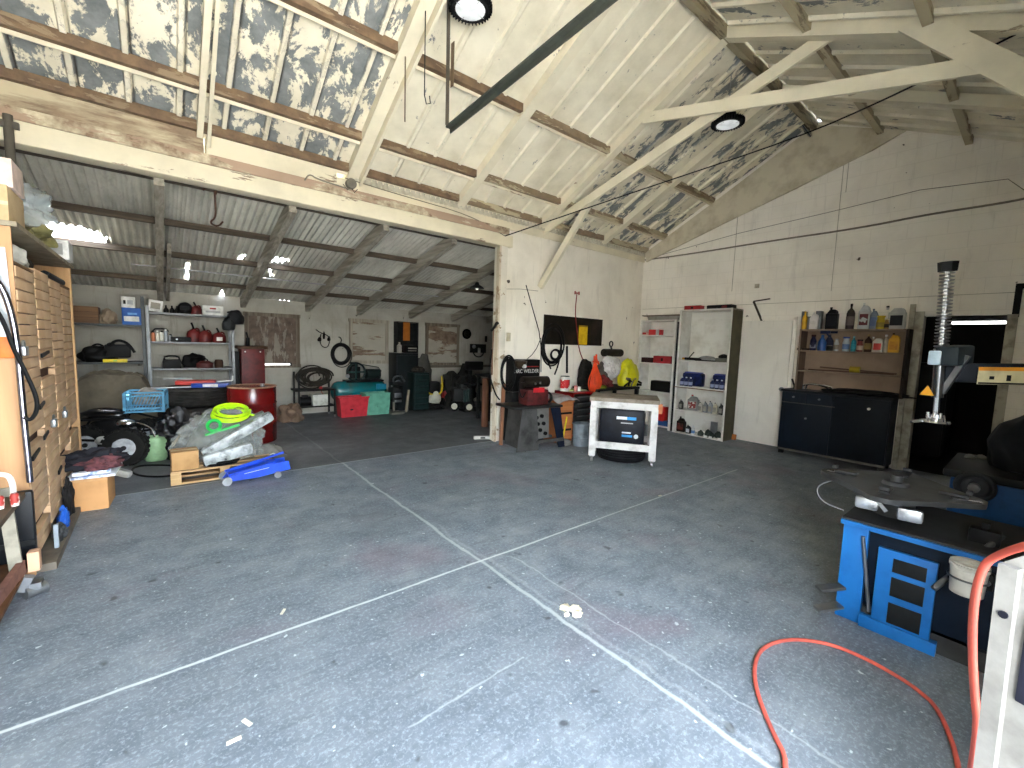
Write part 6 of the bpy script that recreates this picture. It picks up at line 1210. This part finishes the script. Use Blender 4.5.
hs = P('hex_shaft', B().cyl(bot+dv*.05, top, .016, n=6), m_('#b9babc', .25, 1.0), t)
sp0 = along(350)
b = B(); n_ = 24; pts = []
x_ = dv.orthogonal().normalized(); y__ = dv.cross(x_)
for k in range(n_*12):
    a = 2*PI*k/12; p = sp0+(top-sp0)*(k/(n_*12))*.96; pts.append(p+(x_*math.cos(a)+y__*math.sin(a))*.033)
b.tube(pts, .005, 5); P('spring', b, m_('#8e8f90', .3, .9), hs)
P('shaft_cap', B().cyl(top-dv*.04, top+dv*.02, .045, .05, n=6), BLK, hs)
p1 = along(352); p2 = along(395); P('lock_head', B().beam(along(365)+Vector((.03, -.06, 0)), along(346)+Vector((.03, -.06, 0)), .12, .20, bev=.02), m_('#2a3236', .5), t); P('lock_lever', B().beam(p1+Vector((0, -.12, -.02)), p2+Vector((0, -.02, .02)), .03, .03), STEEL, t)
P('shaft_sleeve', B().cyl(along(398), along(364), .03, n=20), m_('#7d8084', .2, 1.0), t); P('clear_block', B().box(along(358)+Vector((-.05, .02, 0)), (.05, .06, .09), bev=.01), m_('#a5bac5', .3), t)
m0 = along(421); P('mount_head', B().cyl(m0+Vector((0, 0, .0)), m0+Vector((0, 0, .04)), .05, .04).cyl(m0+Vector((0, 0, -.012)), m0, .075, .07).beam(m0+Vector((-.02, .04, 0)), m0+Vector((-.07, .11, -.02)), .035, .02, bev=.01), m_('#c3c6c9', .15, 1.0), t)
for k in range(3): P('bolt', B().cyl(m0+Vector((-.04, .035-.03*k, .02)), m0+Vector((-.04, .035-.03*k, .055)), .009, n=10), CHR, t)
pw = along(391); P('warning_sticker', B().prism([(-.035, -.03), (.035, -.03), (0, .035)], 'x', -.002, .0).rot(Matrix.Translation(pw+Vector((-.04, .045, 0)))), m_('#d99a12', .4), t)
ad = arm.normalized(); sn = Vector((-ad.y*-1, ad.x*-1, 0)).normalized()
side = Vector((ad.y, -ad.x, 0)).normalized()
if side.x > 0: side = -side
c_ = pa+arm*.42+side*.056+Vector((0, 0, -.015))
R3 = Matrix((ad, side, Vector((0, 0, 1)))).transposed().to_4x4()
P('control_sticker', B().box((0, 0, 0), (.26, .004, .105)).rot(Matrix.Translation(c_) @ R3), m_('#c9c19a', .5), t); P('sticker_header', B().box((0, .003, .042), (.26, .004, .022)).rot(Matrix.Translation(c_) @ R3), m_('#d98e14', .5), t)
P('sticker_symbols', B().box((-.07, .004, -.012), (.02, .004, .02)).box((0, .004, -.012), (.018, .004, .035)).box((.09, .004, -.01), (.035, .004, .035)).box((0, .004, -.045), (.25, .004, .01)).rot(Matrix.Translation(c_) @ R3), BLK, t)
# bead breaker arm rod and soap bucket
P('breaker_arm', B().cyl((-.1, -.42, .40), (.2, -.62, .68), .014), DM, t); P('control_valve', B().box((.2, -.56, .66), (.1, .12, .08), bev=.015).box((.2, -.56, .715), (.03, .03, .03)), BLK, t)
t = T('soap_pot', 'round dirty white pot hung on the front of the tyre changer', 'pot', (3.06, .135, .44)); t.scale = (.8,)*3; P('body', B().lathe([(.075, 0), (.085, .16), (.09, .165), (.09, .185), (.08, .185), (.072, .02), (0, .02)], n=28), m_('#b5b3a8', .5, c2='#8a877b', sc=8), t)
P('lid', B().lathe([(.0, .178), (.06, .18), (.084, .187), (.088, .195), (.05, .198), (0, .196)], n=28), m_('#c7c5bb', .5, c2='#7d7a6f', sc=10), t); P('holder', B().beam((.0, 0, .1), (.16, 0, .1), .02, .02).tor((0, 0, .1), .09, .006), DM, t)
# second machine
t = T('wheel_balancer', 'dark blue wheel balancer with a black tray top behind the tyre changer', 'wheel balancer', (4.85, -.11, .0))
P('body', B().bx(-.42, .35, -.40, .46, .05, .74, .02), m_('#11467c', .5, c2='#0d3864'), t); P('tray', B().bx(-.45, .38, -.43, .5, .74, .80, .02), m_('#17191b', .5), t); P('base', B().bx(-.38, .3, -.4, .42, 0, .05), DGR, t)
q = on(0, 4.38, 975, 486); P('flange_disc', B().tor((q.x-4.85-.03, q.y+.11, q.z), .085, .022, 'x', 36, 8).cyl((q.x-4.85-.04, q.y+.11, q.z), (q.x-4.85+.01, q.y+.11, q.z), .07), m_('#26282c', .6), t); P('shaft', B().cyl((q.x-4.85-.1, q.y+.11, q.z), (q.x-4.85, q.y+.11, q.z), .03), DM, t)
P('badge', B().bx(-.425, -.42, q.y-.06, q.y+.02, q.z+.03, q.z+.07), LGR, t)
S('black_cover', B().blob((0, 0, 0), (.24, .22, .42), 9, .12), m_('#14161a', .6), 'black covered device standing on the wheel balancer tray', 'cover', (4.8, -.02, .8)); 
for j, (x_, y_, l) in enumerate(((5.0, .30, 'left'), (5.05, .24, 'middle'), (5.1, .12, 'right'))): S('wheel_weight', B().blob((0, 0, 0), (.02, .03, .035), j, .1, 2, 3), m_('#77766f', .5), 'small pale wheel weight on the balancer tray, %s one' % l, 'wheel weight', (x_, y_, .8))
# white panel by the opening and the red air hose
p_ = on(0, 1.6, 1003, 562); pb_ = on(0, 1.6, 978, 768)
t = T('metal_screen', 'tall scuffed white metal panel standing at the right edge of the photo', 'panel', (1.6, p_.y, 0), -.38); sl = (pb_.y-p_.y)/(p_.z-pb_.z)
zt_ = p_.z; yb0 = sl*zt_
PM = m_('#73726d', .6, c2='#55534e', sc=5)
P('sheet', B().prism([(yb0, 0), (0, zt_), (-.05, zt_+.05), (-.42, zt_+.06), (-.42, 0)], 'x', .0, .02), PM, t); P('folded_edge', B().prism([(yb0, 0), (0, zt_), (-.035, zt_), (yb0-.035, 0)], 'x', -.02, 0), PM, t)
P('slot', B().bx(-.008, -.0, -.085, -.055, zt_-.32, zt_-.1, .01), m_('#1b1c26', .5), t); P('bolt_hole', B().cyl((-.024, -.022, zt_-.12), (-.018, -.022, zt_-.12), .009, n=12), m_('#14151d', .5), t)
hr = m_('#c95a4a', .5, c2='#8f4a42', sc=6)
fp = [fl(*k) for k in ((770, 800), (790, 768), (770, 730), (755, 690), (754, 665), (762, 650), (778, 643), (800, 641), (830, 646), (860, 658), (890, 674), (915, 690), (940, 712))]
fp = [Vector((p.x, p.y, .012)) for p in fp]
vp = [Vector((2.35, .05, .012)), Vector((1.95, .03, .05))]+[on(0, 1.72, *k) for k in ((979, 735), (974, 690), (972, 640), (974, 600), (981, 570), (993, 556))]+[Vector((1.59, p_.y-.06, zt_+.085)), Vector((1.60, p_.y-.14, zt_+.06)), Vector((1.62, p_.y-.22, zt_-.2))]
b = B(); b.tube(fp+vp, .0095, 10, smooth=2)
S('air_hose', b, hr, 'faded red air hose looping over the floor and up over the white panel', 'hose')

# ================================================================ repeats share a group phrase
GR = [('fuel_can', '', 'red fuel cans on the grey shelving'), ('small_bottle', 'grey shelving', 'small black bottle tops on the grey shelving'), ('spray_can', 'grey shelf', 'spray cans in a row on the middle grey shelf'),
      ('car_tyre', 'stack', 'big tyres stacked beside the red drum'), ('steel_shelving', '', 'steel shelving units along the rear wall'), ('wiper_blade', '', 'grey strips on the tyre stack'),
      ('toolbox', '', 'small toolboxes on the lowest grey shelf'), ('storage_tote', '', 'plastic totes in front of the compressor'), ('tote_contents', '', 'scraps in the plastic totes'), ('bookcase', '', 'white bookcases in the corner'),
      ('oil_bottle', 'bunch', 'dark blue oil bottles on the second bookcase shelf'), ('oil_carton', '', 'dark blue bottle bundles on the second bookcase shelf'), ('oil_bottle', 'third shelf', 'quart bottles on the third bookcase shelf'),
      ('valve_part', '', 'dark green fittings on the bottom bookcase shelf'), ('white_tag', '', 'small white tags before the fittings'), ('parts_box', '', 'small boxes on the upper corner bookcase shelf'),
      ('white_jug', '', 'jugs and bottles on the brown bottle shelf'), ('yellow_bottle', '', 'jugs and bottles on the brown bottle shelf'), ('black_jug', '', 'jugs and bottles on the brown bottle shelf'), ('glass_bottle', '', 'jugs and bottles on the brown bottle shelf'),
      ('clear_bottle', '', 'jugs and bottles on the brown bottle shelf'), ('white_gallon', '', 'jugs and bottles on the brown bottle shelf'), ('spray_can', 'bottle row', 'cans and bottles in the upper hutch row'), ('spray_can', 'tin in the middle', 'cans and bottles in the upper hutch row'),
      ('trigger_bottle', '', 'trigger spray bottles in the upper hutch row'), ('latch', '', 'latches on the cardboard drawers'), ('black_wedge', '', 'dark tongues between the cardboard drawers'), ('shelf_bundle', '', 'bundles in the open shelf above the cardboard drawers'),
      ('red_canister', '', 'small red and white canisters on the cart board'), ('paper_fleck', '', 'tiny pale scraps on the floor'), ('wheel_weight', '', 'wheel weights on the balancer tray'), ('high_bay_lamp', '', 'round high bay lamps under the roof'),
      ('hanging_cable', '', 'thin cables hanging on the partition wall')]
for o in list(bpy.data.objects):
    if o.parent is None and 'label' in o:
        for nm, key, g in GR:
            if o.name.split('.')[0] == nm and key in o['label']: o['group'] = g
# ================================================================ camera and light
cd = bpy.data.cameras.new('camera'); cam = bpy.data.objects.new('camera', cd); COL.objects.link(cam)
cd.sensor_width = 36; cd.lens = 36*FPX/1024; cd.clip_start = .05; cd.clip_end = 200
Mx = Matrix((_r2, _u2, -_fw)).transposed().to_4x4(); Mx.translation = CP; cam.matrix_world = Mx
bpy.context.scene.camera = cam
w = bpy.data.worlds.new('sky'); bpy.context.scene.world = w; w.use_nodes = True; nt = w.node_tree
bg = nt.nodes['Background']
sk = nt.nodes.new('ShaderNodeTexSky'); sk.sky_type = 'NISHITA'; sk.sun_disc = False; sk.sun_elevation = math.radians(50); sk.sun_rotation = math.radians(-70); sk.air_density = 1.0; sk.dust_density = 2.0
hs = nt.nodes.new('ShaderNodeHueSaturation'); hs.inputs['Saturation'].default_value = .45; nt.links.new(sk.outputs[0], hs.inputs['Color']); nt.links.new(hs.outputs[0], bg.inputs[0]); bg.inputs[1].default_value = SKY
sd = bpy.data.lights.new('sun', 'SUN'); sd.energy = SUN; sd.angle = math.radians(.6); sd.color = (1, .97, .92)
so = bpy.data.objects.new('sun', sd); COL.objects.link(so)
so.rotation_euler = Vector((.74, .12, .80)).to_track_quat('Z', 'Y').to_euler()
sc = bpy.context.scene
sc.view_settings.view_transform = 'Standard'; sc.view_settings.look = 'None'; sc.view_settings.gamma = 1; sc.view_settings.use_curve_mapping = False
sc.view_settings.exposure = EXPO
sc.cycles.max_bounces = 10; sc.cycles.diffuse_bounces = 8; sc.cycles.sample_clamp_indirect = 6
sc.cycles.use_denoising = True
try: sc.cycles.denoiser = 'OPENIMAGEDENOISE'
except Exception: pass
